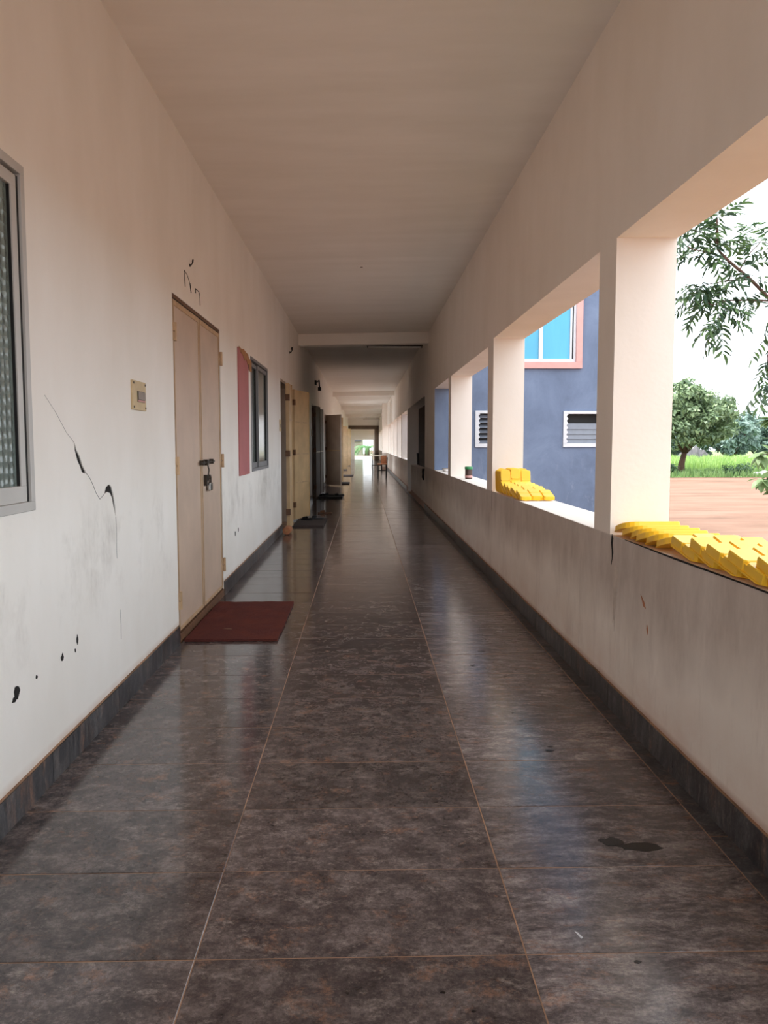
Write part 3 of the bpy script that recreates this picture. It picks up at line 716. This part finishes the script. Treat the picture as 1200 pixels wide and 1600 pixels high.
# ---------------------------------------------------------------- yellow paver moulds on the sills
def smooth_mould():
    W_, L_, H_ = 0.145, 0.20, 0.030
    pts = []
    for cx, cy, r, a0 in ((W_ - .012, .012, .012, -90), (W_ - .012, L_ - .012, .012, 0), (-W_ + .05, L_ - .05, .05, 90), (-W_ + .075, .075, .075, 180)):
        for k in range(6):
            a = R(a0 + 90 * k / 5); pts.append((cx + r * math.cos(a), cy + r * math.sin(a)))
    n = len(pts); c = (0, L_ / 2)
    def ring(sc, z): return [(c[0] + (u - c[0]) * sc, c[1] + (v - c[1]) * sc, z) for u, v in pts]
    rings = [ring(1.03, 0), ring(1.03, .003), ring(1.0, .0035), ring(0.985, H_ - .003), ring(0.965, H_)]
    vs = [p for r in rings for p in r]; fs = []
    for i in range(len(rings) - 1):
        for k in range(n): fs.append((i*n + k, i*n + (k+1) % n, (i+1)*n + (k+1) % n, (i+1)*n + k))
    fs += [tuple(range(n))[::-1], tuple((len(rings)-1)*n + k for k in range(n))]
    m = MB(); m.add(vs, fs); return m
def grooved_mould():
    m = MB(); W_, L_ = 0.15, 0.30; KY = 0.30 / 0.235
    # stepped outline of a paving block cluster: flange, then six pads parted by grooves
    base = [(-.15,.03),(-.105,.0),(-.05,.018),(.0,.0),(.05,.018),(.10,.0),(.15,.03),(.15,.20),(.105,.235),(.05,.217),(.0,.235),(-.05,.217),(-.10,.235),(-.15,.20)]
    m.prism(base, lambda u, v, k: (u, v, 0.006 * k))
    pads = []
    for i, x in enumerate((-.10, 0.0, .10)):
        for j in (0, 1):
            y0, y1 = (0.012, 0.114) if j == 0 else (0.121, 0.223)
            s = 0.010 * (1 if i % 2 else -1)
            pads.append([(x - .046, y0 + .008 + s), (x - .034, y0 + s), (x + .034, y0 + s), (x + .046, y0 + .008 + s), (x + .046, y1 - .008 + s), (x + .034, y1 + s), (x - .034, y1 + s), (x - .046, y1 - .008 + s)])
    for p in pads:
        cx = sum(u for u, v in p) / 8; cy = sum(v for u, v in p) / 8; n = 8
        rr = []
        for sc, z in ((1.0, .006), (0.985, .036), (0.93, .041)): rr += [(cx + (u - cx) * sc, cy + (v - cy) * sc, z) for u, v in p]
        fs = [(i*n + k, i*n + (k+1) % n, (i+1)*n + (k+1) % n, (i+1)*n + k) for i in range(2) for k in range(n)] + [tuple(16 + k for k in range(n)), tuple(range(n))[::-1]]
        m.add(rr, fs)
    # core joining the pads below the groove
    m.box(-.142, .142, .03, .205, .004, .030)
    m.v = [(a, b * KY, c * 1.1) for a, b, c in m.v]
    return m
g1, g2 = 'yellow moulds on the near sill', 'yellow moulds on the far sill'
sm = smooth_mould().build('paver_mould', M_YEL); gm = grooved_mould().build('paver_mould', M_YEL)
ORD = ['first', 'second', 'third', 'fourth', 'fifth', 'sixth', 'seventh', 'eighth', 'ninth']
SZ = 0.9205
used = {'s': False, 'g': False}
def place(kind, x, y, z, rx, rz, label, group, ry=0):
    src = sm if kind == 's' else gm
    if not used[kind]: used[kind] = True; o = src
    else: o = src.copy(); COL.objects.link(o)
    o.location = (x, y, z); o.rotation_euler = (R(rx), R(ry), R(rz)); tag(o, label, 'mould', group); return o
XC = (XR + XO) / 2 - 0.003
rnd = random.Random(3)
for k in range(6):
    place('s', XC + rnd.uniform(-.006, .006), 4.03 - 0.115 * k, SZ + 0.2 * math.sin(R(14)) + (0.012 if k == 0 else 0.003), -14, rnd.uniform(-2, 2),
          'smooth yellow plastic mould, %s from the pillar in the near row' % ORD[k], g1)
for k in range(5):
    place('g', XC + rnd.uniform(-.004, .004), 3.17 - 0.185 * k, SZ + 0.002, 12 if k else 9, rnd.uniform(-3, 3),
          'grooved yellow plastic mould lying tilted, %s after the smooth ones on the near sill' % ORD[k], g1)
for k in range(6):
    place('g', XC + 0.004 * (k % 2), 8.02 - 0.048 * k, SZ + 0.002, 76, 0,
          'grooved yellow mould standing upright, %s out from the second pillar' % ORD[k], g2).scale = (1, 0.82, 0.78)
for k in range(6):
    place('g', XC + 0.004 * (k % 2), 7.55 - 0.155 * k, SZ + 0.002, 24 - 2.2 * k, rnd.uniform(-2, 2),
          'grooved yellow mould leaning back, %s in the slope below the upright ones' % ORD[k], g2).scale = (1, 0.82, 0.78)
# jar with green lid, small dish
jr = thing('jar', 'brown jar with a green lid on the sill of the third bay', 'jar', (1.45, 11.1, 0.92))
MB().lathe([(0.045, 0.001), (0.05, 0.01), (0.05, 0.13), (0.045, 0.14)], 1.45, 11.1, 0.92).build('jar_body', M_JAR, jr)
MB().lathe([(0.053, 0.136), (0.055, 0.14), (0.055, 0.165), (0.048, 0.172)], 1.45, 11.1, 0.92).build('lid', M_GREEN, jr)
MB().lathe([(0.0515, 0.02), (0.0515, 0.05)], 1.45, 11.1, 0.92).build('paper_band', M_ROSE, jr)
ds = thing('dish', 'small pale round dish on the sill of the fourth bay', 'dish', (1.47, 14.2, 0.92))
MB().lathe([(0.05, 0.001), (0.075, 0.012), (0.085, 0.055), (0.08, 0.055), (0.07, 0.016), (0.01, 0.012)], 1.47, 14.2, 0.92).build('bowl', M_SACK, ds)
MB().lathe([(0.088, 0.048), (0.09, 0.052), (0.088, 0.057)], 1.47, 14.2, 0.92).build('rim', M_SWITCH, ds)
# cloth hung over the low stair parapet, board leaning in the stairwell
cl = MB(); pts = [(17.40, .86), (17.78, .86), (17.82, .79), (17.74, .74), (17.70, .66), (17.62, .70), (17.56, .63), (17.50, .62), (17.47, .70), (17.41, .76)]
cl.prism(pts, lambda u, v, k: (XR - 0.035 - 0.01 * math.sin(u * 25) + 0.03 * k, u, v))
cl.box(XR - 0.03, XR + 0.23, 17.40, 17.78, 0.832, 0.862)
tag(cl.build('cloth', M_CLOTH, org=(XR, 17.6, 0.62), bevel=0.004), 'dark cloth hung over the end of the low stairwell parapet', 'cloth')
tag(MB().box(-0.02, 0.02, -0.25, 0.25, 0, 1.15, Matrix.Translation((1.56, 22.6, 0)) @ Matrix.Rotation(R(-2), 4, 'Y')).build('board', M_CLOTH, org=(1.56, 22.6, -0.001), bevel=0.003), 'narrow dark board standing upright in the stairwell bay', 'board')

# ================================================================ BLUE STAIR BLOCK
BY, BX0, BX1 = 15.03, XO, 5.15
bb = thing('building', 'blue grey stair block with a big cyan window and white louvre windows', 'building', ((BX0 + BX1) / 2, BY, -0.58))
def px(x): return (x - 568) * BY / 1260
def pz(yy): return 1.4 + (694 - yy) * BY / 1260
LV = [(px(742), px(800), pz(699), pz(642)), (px(880), px(946), pz(698.5), pz(642.5))]
CW = (px(772), px(907), pz(577), pz(577) + 2.6)
xs = sorted([BX0, BX1] + [v for l in LV for v in l[:2]] + list(CW[:2])); zz = sorted([-0.62, 8.0] + [v for l in LV for v in l[2:]] + list(CW[2:]))
hol = [(a, b, c, d) for a, b, c, d in LV] + [CW]
wg = wall_grid(xs, zz, hol, BY, BY + 0.23)
wg.v = [(b, a, c) for a, b, c in wg.v]          # wall_grid runs along y: turn it to run along x
wg.build('front_wall', M_BLUE, bb)
MB().box(XR + 0.004, XO, BY - 0.03, BY - 0.011, 0.922, 2.418).build('jamb_facing', M_BLUE, bb)
m = MB(); m.box(BX0, BX1 - .26, BY + .235, BY + .25, -0.02, 1.2); m.box(BX0, BX1 - .26, BY + .235, BY + .25, 2.2, 3.3)
m.box(BX0, BX1 - .26, 24.04, 24.065, -0.02, 3.3)
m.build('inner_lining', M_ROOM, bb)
m = MB()
m.box(BX1 - .23, BX1, BY + .23, 20.6, -0.62, 8.0); m.box(BX1 - .23, BX1, 21.8, 24.3, -0.62, 8.0); m.box(BX1 - .23, BX1, 20.6, 21.8, 2.2, 8.0); m.box(BX0, BX1 - .23, 24.07, 24.3, -0.62, 8.0); m.box(BX0, BX1, BY, 24.3, 8.0, 8.2)  # unseen side doorway added to let light into the stairwell
m.build('side_wall', M_BLUE, bb)
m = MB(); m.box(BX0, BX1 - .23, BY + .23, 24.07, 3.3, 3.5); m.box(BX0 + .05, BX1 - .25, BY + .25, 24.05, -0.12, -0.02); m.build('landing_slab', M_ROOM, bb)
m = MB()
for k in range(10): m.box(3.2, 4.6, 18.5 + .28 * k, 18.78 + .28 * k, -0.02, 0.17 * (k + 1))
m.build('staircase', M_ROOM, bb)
# cyan window
x0, x1, z0, z1 = CW; yf = BY - 0.06; t = 0.115
m = MB(); m.box(x0, x1, yf, BY + .05, z0, z0 + t); m.box(x0, x1, yf, BY + .05, z1 - t, z1); m.box(x0, x0 + t, yf, BY + .05, z0 + t, z1 - t); m.box(x1 - t, x1, yf, BY + .05, z0 + t, z1 - t)
sur = m.build('window_surround', M_ROSE, bb, bevel=0.004)
x0 += t; x1 -= t; z0 += t; z1 -= t; t = 0.06
m = MB(); m.box(x0, x1, BY - .01, BY + .08, z0, z0 + t); m.box(x0, x1, BY - .01, BY + .08, z1 - t, z1); m.box(x0, x0 + t, BY - .01, BY + .08, z0 + t, z1 - t); m.box(x1 - t * .7, x1, BY - .01, BY + .08, z0 + t, z1 - t)
wf = m.build('window_frame', M_WHITE, bb, bevel=0.003)
MB().box(x1 - t * 1.15, x1 - t * .7, BY + .02, BY + .07, z0 + t, z1 - t).build('track_gap', M_BLACK, bb)
MB().box(x1 - t * 1.75, x1 - t * 1.15, BY + .0, BY + .07, z0 + t, z1 - t).build('sash_stile', M_WHITE, wf)
mx = px(843)
MB().box(mx - .035, mx + .035, BY - .005, BY + .07, z0 + t, z1 - t).build('mullion', M_WHITE, wf)
MB().box(x0 + t, mx - .035, BY + .03, BY + .045, z0 + t, z1 - t).build('pane', M_CYAN, wf)
MB().box(mx + .035, x1 - t * 1.75, BY + .03, BY + .045, z0 + t, z1 - t).build('pane', M_CYAN, wf)
# louvre windows
for n, (x0, x1, z0, z1) in enumerate(LV):
    t = 0.062; m = MB(); a, b = BY - .03, BY + .12
    m.box(x0, x1, a, b, z0, z0 + t * 1.15); m.box(x0, x1, a, b, z1 - t * .85, z1); m.box(x0, x0 + t, a, b, z0 + t, z1 - t * .85); m.box(x1 - t, x1, a, b, z0 + t, z1 - t * .85)
    for k in range(7):
        zz_ = z0 + t * 1.2 + k * (z1 - z0 - 2 * t) / 6.5
        m.prism([(x0 + t, zz_), (x0 + t + .03, zz_ + .03), (x0 + t, zz_ + .07)], lambda u, v, kk: (u, BY - .025 + .06 * kk, v))
    lw = part(m.build('louvre_frame', M_WHITE, bb, bevel=0.003), 'white louvre window frame')
    MB().box(x0 + t, x1 - t, BY + .12, BY + .13, z0 + t, z1 - t).build('dark_backing', M_BLACK, bb)
    H = z1 - z0 - 2 * t; N = 6
    for k in range(N):
        if n == 1 and k >= 4: continue
        zc_ = z0 + t * 1.1 + H * (k + 0.5) / N
        tilt = R(58) if n == 0 else R(12)
        M4 = Matrix.Translation(((x0 + x1) / 2, BY + .05, zc_)) @ Matrix.Rotation(-tilt if n == 0 else -tilt, 4, 'X')
        MB().box(-(x1 - x0) / 2 + t, (x1 - x0) / 2 - t, -.003, .003, -.058, .058, M4).build('louvre_slat', M_LOUVRE, lw)

# ================================================================ OUTSIDE
GZ = -0.58
gr = MB(); gr.add([(XO - .3, -60, GZ), (220, -60, GZ), (220, 260, GZ), (XO - .3, 260, GZ), (XO - .3, YA, GZ), (-60, YA, GZ), (-60, -60, GZ)], [(0, 1, 2, 3, 4), (0, 4, 5, 6)])
struct(gr.build('ground', M_SOIL), 'open red earth yard beyond the corridor', 'ground')
# grassy field behind the yard, its near rim wavy
gv = []; n = 60; rr = random.Random(11)
for k in range(n + 1):
    x = 8 + 140 * k / n; gv.append((x, 47.0 + 0.5 * math.sin(x * .35) + rr.uniform(-.35, .35), GZ + 0.02))
gv2 = [(p[0] + (p[0] - 8) * 0.6, 220, GZ + 0.3) for p in gv]
g = MB(); g.add(gv + gv2, [(k, k + 1, n + 2 + k, n + 1 + k) for k in range(n)])
struct(g.build('field_soil', M_GRASSBASE), 'grassy ground of the field behind the red yard', 'ground')
def blades(x0, x1, y0, y1, num, h0, h1, w, zf, seed):
    r = random.Random(seed); m = MB()
    for _ in range(num):
        y = y0 + (y1 - y0) * r.random() ** 1.4; x = r.uniform(x0, x1) * (0.6 + 0.4 * y / y1)
        h = r.uniform(h0, h1); a = r.uniform(0, math.pi); z = zf(y)
        dx, dy = math.cos(a) * w, math.sin(a) * w; lx, ly = r.uniform(-.35, .35) * h, r.uniform(-.35, .35) * h
        m.add([(x - dx, y - dy, z), (x + dx, y + dy, z), (x + dx * .7 + lx * .4, y + dy * .7 + ly * .4, z + h * .6), (x - dx * .7 + lx * .4, y - dy * .7 + ly * .4, z + h * .6), (x + lx, y + ly, z + h)],
              [(0, 1, 2, 3), (3, 2, 4)])
    return m
zf = lambda y: GZ + 0.02 + 0.28 * (y - 47) / 173
stuff(tag(blades(12, 75, 57, 85, 15000, 0.6, 1.0, 0.05, zf, 1).build('field_crop', M_CROP, org=(40, 56, GZ), fix=False), 'bright yellow green crop standing in the field', 'crop'))
stuff(tag(blades(12, 50, 47.2, 57, 9000, 0.15, 0.5, 0.03, zf, 2).build('weeds', M_WEED, org=(25, 47, GZ), fix=False), 'grass and weeds between the red yard and the crop', 'weeds'))
stuff(tag(blades(3.2, 6.0, 7.5, 10, 160, 0.25, 0.5, 0.004, lambda y: GZ, 5).build('dry_grass', M_TAPE, org=(4, 8, GZ), fix=False), 'thin dry grass in the yard behind the near sill', 'grass'))
def leaf_cloud(m, c, rad, num, size, r, flat=0.75):
    for _ in range(num):
        v = Vector((r.gauss(0, 1), r.gauss(0, 1), r.gauss(0, 1))).normalized() * rad * (r.random() ** 0.35)
        v.z *= flat; p = Vector(c) + v
        n = (v.normalized() * 0.7 + Vector((r.uniform(-.6, .6), r.uniform(-.6, .6), r.uniform(0, .9)))).normalized()
        a = n.cross(Vector((r.uniform(-1, 1), r.uniform(-1, 1), .3))).normalized(); b = n.cross(a)
        s = size * r.uniform(.6, 1.2)
        m.add([p - a * s, p + b * s * .45, p + a * s, p - b * s * .45], [(0, 1, 2, 3)])
def tree(x, y, trunk_h, cr, ch, clumps, per, size, mat, seed, label, group=None, lean=0.0, trunk_r=0.22, core=0.75):
    r = random.Random(seed)
    z0 = GZ + (0.02 if y > 47 else 0)
    t = thing('tree', label, 'tree', (x, y, z0), group)
    m = MB(); zc0 = z0 + trunk_h
    m.tube([(x, y, z0 - .05), (x + lean * .3, y, z0 + trunk_h * .5), (x + lean, y, zc0)], [trunk_r * 1.25, trunk_r * .9, trunk_r * .75], 9)
    for k in range(6):
        a = 2 * math.pi * k / 6 + r.uniform(-.3, .3); q = cr * r.uniform(.45, .7)
        m.tube([(x + lean, y, zc0 - .1), (x + lean + math.cos(a) * q * .5, y + math.sin(a) * q * .5, zc0 + ch * .2), (x + lean + math.cos(a) * q, y + math.sin(a) * q, zc0 + ch * .5)], [trunk_r * .55, trunk_r * .35, .03], 6)
    m.build('trunk', M_BARK, t, smooth=True)
    f = MB(); cz = zc0 + ch * .42
    for k in range(clumps):
        u = r.random() ** .42
        th = r.uniform(0, 2 * math.pi); ph = math.acos(r.uniform(-.75, 1))
        d = Vector((math.sin(ph) * math.cos(th), math.sin(ph) * math.sin(th), math.cos(ph)))
        c = Vector((x + lean, y, cz)) + Vector((d.x * cr, d.y * cr, d.z * ch * .58)) * u * .88
        leaf_cloud(f, c, cr * r.uniform(.13, .21), per, size, r)
    stuff(f.build('foliage', mat, t, fix=False))
    return t
tree(20.6, 52, 1.45, 3.3, 4.9, 210, 75, 0.17, M_CROWN, 21, 'round crowned green tree with a forked trunk at the edge of the field', lean=0.25)
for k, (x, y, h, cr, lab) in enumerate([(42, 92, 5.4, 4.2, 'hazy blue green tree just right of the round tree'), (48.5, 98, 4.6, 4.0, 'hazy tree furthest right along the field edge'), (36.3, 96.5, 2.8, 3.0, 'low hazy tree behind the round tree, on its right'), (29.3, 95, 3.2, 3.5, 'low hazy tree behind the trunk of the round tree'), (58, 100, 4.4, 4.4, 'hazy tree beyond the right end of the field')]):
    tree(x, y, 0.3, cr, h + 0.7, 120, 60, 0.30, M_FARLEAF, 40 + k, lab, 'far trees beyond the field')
def bush(x, y, r0, h, seed, label):
    r = random.Random(seed); t = thing('bush', label, 'bush', (x, y, GZ + .02)); f = MB()
    for k in range(16): leaf_cloud(f, (x + r.uniform(-r0, r0) * .7, y + r.uniform(-r0, r0) * .7, GZ + h * r.uniform(.2, .8)), r0 * .45, 45, 0.09, r)
    stuff(f.build('foliage', M_BUSH, t, fix=False))
    m = MB()
    for k in range(4): m.tube([(x, y, GZ), (x + r.uniform(-.3, .3), y + r.uniform(-.3, .3), GZ + h * .7)], .02, 5)
    m.build('stem', M_BARK, t)
bush(19.0, 50.3, 0.85, 0.8, 3, 'dark low bush left of the round tree trunk'); bush(23.4, 50.0, 0.9, 0.7, 4, 'low dark bush in the weeds right of the round tree')
# heap of grey rubble behind the tree, white sacks by the yard
hp = MB(); r = random.Random(9); rows = []
N, Mx = 18, 5
vs = []; fs = []
for i in range(N + 1):
    for j in range(Mx + 1):
        u = i / N; v = j / Mx; hgt = math.sin(math.pi * u) ** .8 * math.sin(math.pi * v) * 1.7 * (0.8 + .3 * r.random()) * (1 - .35 * abs(u - .6))
        vs.append((34.2 + 4.6 * u, 87 + 3 * v, zf(87) + hgt))
fs = [(i*(Mx+1)+j, (i+1)*(Mx+1)+j, (i+1)*(Mx+1)+j+1, i*(Mx+1)+j+1) for i in range(N) for j in range(Mx)]
hp.add(vs, fs); tag(hp.build('rubble_heap', M_HEAP, org=(36, 88, zf(87))), 'long heap of pale grey rubble behind the round tree', 'heap')
for k, (x, y, L, lab) in enumerate([(24.3, 48.6, .75, 'white sack at the yard edge, left of the pair'), (25.4, 48.8, .9, 'grey white sack at the yard edge, right of the pair')]):
    m = MB(); m.lathe([(.05, 0), (.30, .03), (.36, .14), (.30, .27), (.10, .32)], 0, 0, 0, 14)
    m.v = [(x + a * L / .5 * (1 + .1 * math.sin(b * 9)), y + b * .7, GZ + .02 + c * (1 + .15 * math.sin(a * 12))) for a, b, c in m.v]
    tag(m.build('sack', M_SACK, org=(x, y, GZ + .02), smooth=True), lab, 'sack', 'white sacks at the yard edge')

# ---------------------------------------------------------------- near neem tree with hanging leaves
def at(u, v, Y): return Vector(((u - 568) * Y / 1260, Y, 1.4 + (694 - v) * Y / 1260))
def leaflet(m, p, d, n, L, w):
    d = d.normalized(); s = d.cross(n).normalized()
    rows = []
    for t, ww in ((0, .12), (.25, .85), (.5, 1.0), (.78, .6), (1, .0)):
        c = p + d * L * t + n * (-.22 * L * t * t) + s * (.10 * L * math.sin(t * math.pi))
        rows.append((c - s * w * ww, c + s * w * ww))
    vs = [q for rw in rows for q in rw]
    m.add(vs, [(2*i, 2*i+1, 2*i+3, 2*i+2) for i in range(4)])
def compound(seed, L=0.21, pairs=6):
    r = random.Random(seed); m = MB(); prev = Vector((0, 0, 0)); path = [prev]
    bend = r.uniform(.25, .6)
    for i in range(pairs * 2):
        t = (i + 1) / (pairs * 2); path.append(Vector((r.uniform(-.004, .004), L * t * math.cos(bend * t), -L * t * math.sin(bend * t) * .9)))
    m.tube(path, 0.0016, 4)
    for i in range(pairs):
        p = path[2 + i * 2 - (1 if i else 0)]
        for s in (-1, 1):
            d = Vector((s * r.uniform(.75, 1.0), r.uniform(.35, .7), r.uniform(-.75, -.15)))
            n = Vector((r.uniform(-.3, .3), r.uniform(-.4, .4), 1)).normalized()
            leaflet(m, p, d, n, r.uniform(.058, .085), r.uniform(.0075, .011))
    leaflet(m, path[-1], Vector((r.uniform(-.2, .2), 1, -.5)), Vector((0, 0, 1)), .075, .01)
    return m
neem = thing('tree', 'near tree whose feathery branch hangs into view at the upper right', 'tree', (4.6, 6.6, GZ))
br = MB()
br.tube([(4.6, 6.6, GZ - .05), (4.55, 6.5, 1.0), (4.45, 6.4, 2.3), (4.3, 6.3, 3.6)], [.16, .13, .11, .07], 10)
br.build('trunk', M_BARK, neem, smooth=True)
TW = [([(1440, 520, 6.35), (1320, 545, 6.0), (1235, 500, 5.6), (1200, 470, 5.55), (1168, 440, 5.5), (1130, 410, 5.45), (1115, 395, 5.45), (1113, 366, 5.4), (1112, 348, 5.4)], .016),
      ([(1200, 472, 5.55), (1160, 471, 5.5), (1130, 472, 5.5), (1110, 479, 5.45), (1094, 472, 5.45)], .007),
      ([(1150, 425, 5.48), (1165, 400, 5.5), (1182, 382, 5.5)], .006),
      ([(1215, 485, 5.55), (1204, 525, 5.5), (1199, 560, 5.5), (1203, 600, 5.5)], .007),
      ([(1130, 472, 5.5), (1122, 488, 5.45), (1120, 502, 5.4)], .005),
      ([(1130, 410, 5.45), (1102, 400, 5.4), (1078, 395, 5.35), (1062, 388, 5.35)], .006),
      ([(1113, 385, 5.42), (1094, 370, 5.4), (1075, 366, 5.4)], .005),
      ([(1168, 440, 5.5), (1130, 442, 5.5), (1100, 448, 5.5), (1085, 452, 5.5)], .005),
      ([(1235, 500, 5.6), (1230, 440, 5.6), (1215, 395, 5.6), (1205, 370, 5.6)], .007)]
for p, r0 in TW:
    MB().tube([at(*q) for q in p], [r0 * (1 - .6 * i / (len(p) - 1)) for i in range(len(p))], 6).build('branch', M_TWIG, neem, smooth=True)
vari = [compound(s) for s in range(6)]
vmesh = []
for m in vari:
    me = bpy.data.meshes.new('leaf'); me.from_pydata([tuple(v) for v in m.v], [], m.f); me.materials.append(M_NEEM); vmesh.append(me)
r = random.Random(77)
def put_leaf(p, d, par, scale=1.0, roll=0.0):
    d = Vector(d).normalized()
    o = bpy.data.objects.new('leaf', r.choice(vmesh)); COL.objects.link(o); o.parent = par
    q = d.to_track_quat('Y', 'Z') @ Euler((0, roll, 0)).to_quaternion()
    o.location = Vector(p) - par.location; o.rotation_mode = 'QUATERNION'; o.rotation_quaternion = q; o.scale = (scale,) * 3
for ti, (p, r0) in enumerate(TW):
    P3 = [at(*q) for q in p]
    for i in range(len(P3)):
        if ti == 0 and i < 3: continue
        last = i == len(P3) - 1
        num = 6 if last else (2 if ti == 0 and i < 6 else 3)
        ax = (P3[i] - P3[i - 1]).normalized() if i else (P3[1] - P3[0]).normalized()
        for k in range(num):
            a = 2 * math.pi * k / num + r.uniform(-.5, .5)
            side = Vector((math.cos(a), math.sin(a) * .7, r.uniform(-.5, .45)))
            d = ax * r.uniform(.2, .8) + side
            put_leaf(P3[i] + Vector((r.uniform(-.03, .03), r.uniform(-.05, .05), r.uniform(-.02, .02))), d, neem, r.uniform(.75, 1.1), r.uniform(-.5, .5))
# broad leaved shrub at the right edge
sh = thing('shrub', 'broad leaved shrub at the right edge behind the near sill', 'shrub', (3.55, 6.0, GZ))
stems = [[(3.55, 6.0, GZ - .03), (3.52, 6.0, .4), (3.42, 5.97, 1.1), (3.2, 5.95, 1.55), (3.0, 5.9, 1.58)], [(3.52, 6.0, .5), (3.35, 5.95, 1.05), (3.1, 5.9, 1.34), (2.93, 5.88, 1.32)],
         [(3.52, 6.02, .3), (3.35, 6.05, .8), (3.12, 6.0, 1.12), (2.97, 5.95, 1.14)], [(3.35, 5.98, 1.1), (3.2, 5.85, 1.4), (3.02, 5.82, 1.42)], [(3.3, 6.02, .9), (3.15, 5.95, 1.08), (3.05, 5.9, 1.04)]]
for s in stems: MB().tube(s, [.018 - .014 * i / (len(s) - 1) for i in range(len(s))], 6).build('stem', M_TWIG, sh)
bl = MB()
vs = []
for t, w in ((0, .05), (.15, .6), (.35, 1), (.6, .9), (.82, .5), (1, 0)):
    y_ = .105 * t; z_ = -.25 * y_ * t
    vs += [(-.027 * w, y_, z_ + .006 * w), (0, y_, z_), (.027 * w, y_, z_ + .006 * w)]
bme = bpy.data.meshes.new('leaf'); bme.from_pydata(vs, [], [(3*i+j, 3*i+j+1, 3*i+j+4, 3*i+j+3) for i in range(5) for j in range(2)]); bme.materials.append(M_SHRUB)
r = random.Random(5)
for s in stems:
    for i in range(len(s) - 1):
        A, B = Vector(s[i]), Vector(s[i + 1])
        if B.z < .4: continue
        for k in range(12):
            t = r.random(); p = A.lerp(B, t)
            if p.z < .95: continue
            d = Vector((r.uniform(-1, 1), r.uniform(-1, .6), r.uniform(-.5, .7))).normalized()
            o = bpy.data.objects.new('leaf', bme); COL.objects.link(o); o.parent = sh; o.location = p - sh.location
            o.rotation_mode = 'QUATERNION'; o.rotation_quaternion = d.to_track_quat('Y', 'Z') @ Euler((0, r.uniform(-.6, .6), 0)).to_quaternion(); o.scale = (r.uniform(.8, 1.25),) * 3
        if i == len(s) - 2:
            for k in range(8):
                d = Vector((r.uniform(-1, .3), r.uniform(-1, .6), r.uniform(-.9, .5))).normalized()
                o = bpy.data.objects.new('leaf', bme); COL.objects.link(o); o.parent = sh; o.location = B - sh.location
                o.rotation_mode = 'QUATERNION'; o.rotation_quaternion = d.to_track_quat('Y', 'Z'); o.scale = (r.uniform(.8, 1.2),) * 3

# ---------------------------------------------------------------- seen through the far opening
struct(MB().box(-12, 12, YB + .25, 125, -0.65, -0.05).build('court_paving', M_PAVE))
fb = thing('building', 'pale cream building beyond the far end of the corridor', 'building', (-3.0, 108, -0.05))
MB().box(-10, -0.05, 107, 111, -0.05, 5.0).build('wall', M_CREAM, fb)
MB().box(-10.3, -0.25, 106.4, 107, 1.72, 1.95).build('eave', M_HEAP, fb)
for x in (-0.6, -2.6): MB().box(x - .3, x + .3, 106.97, 107.02, 0.4, 1.4).build('window', M_BDOOR, fb)
pm = thing('palm', 'green palm with arching fronds beyond the far opening', 'palm', (0.6, 104, -0.05))
MB().tube([(0.45, 104, -.06), (0.48, 104, .5), (0.6, 104, 1.0)], [.36, .30, .2], 10).build('trunk', M_BARK, pm)
r = random.Random(4)
for k in range(13):
    a = 2 * math.pi * k / 13 + r.uniform(-.2, .2); L = r.uniform(1.9, 2.7); m = MB(); path = []
    for i in range(9):
        t = i / 8; path.append(Vector((0.6 + math.cos(a) * L * t, 104 + math.sin(a) * L * t, 0.95 + L * (0.75 * t - 1.05 * t * t))))
    m.tube(path, [.018 * (1 - .8 * i / 8) for i in range(9)], 5)
    for i in range(1, 9):
        for q in (0.0, .5):
            p = path[i - 1].lerp(path[i], q + .25); ax = (path[i] - path[i - 1]).normalized(); sd = ax.cross(Vector((0, 0, 1))).normalized()
            for s in (-1, 1):
                leaflet(m, p, sd * s + ax * .6 + Vector((0, 0, -.35)), Vector((0, 0, 1)), .6, .05)
    m.build('frond', M_PALM, pm, fix=False)
bush(1.95, 109.5, 1.7, 2.6, 8, 'green bush beside the palm beyond the far opening')
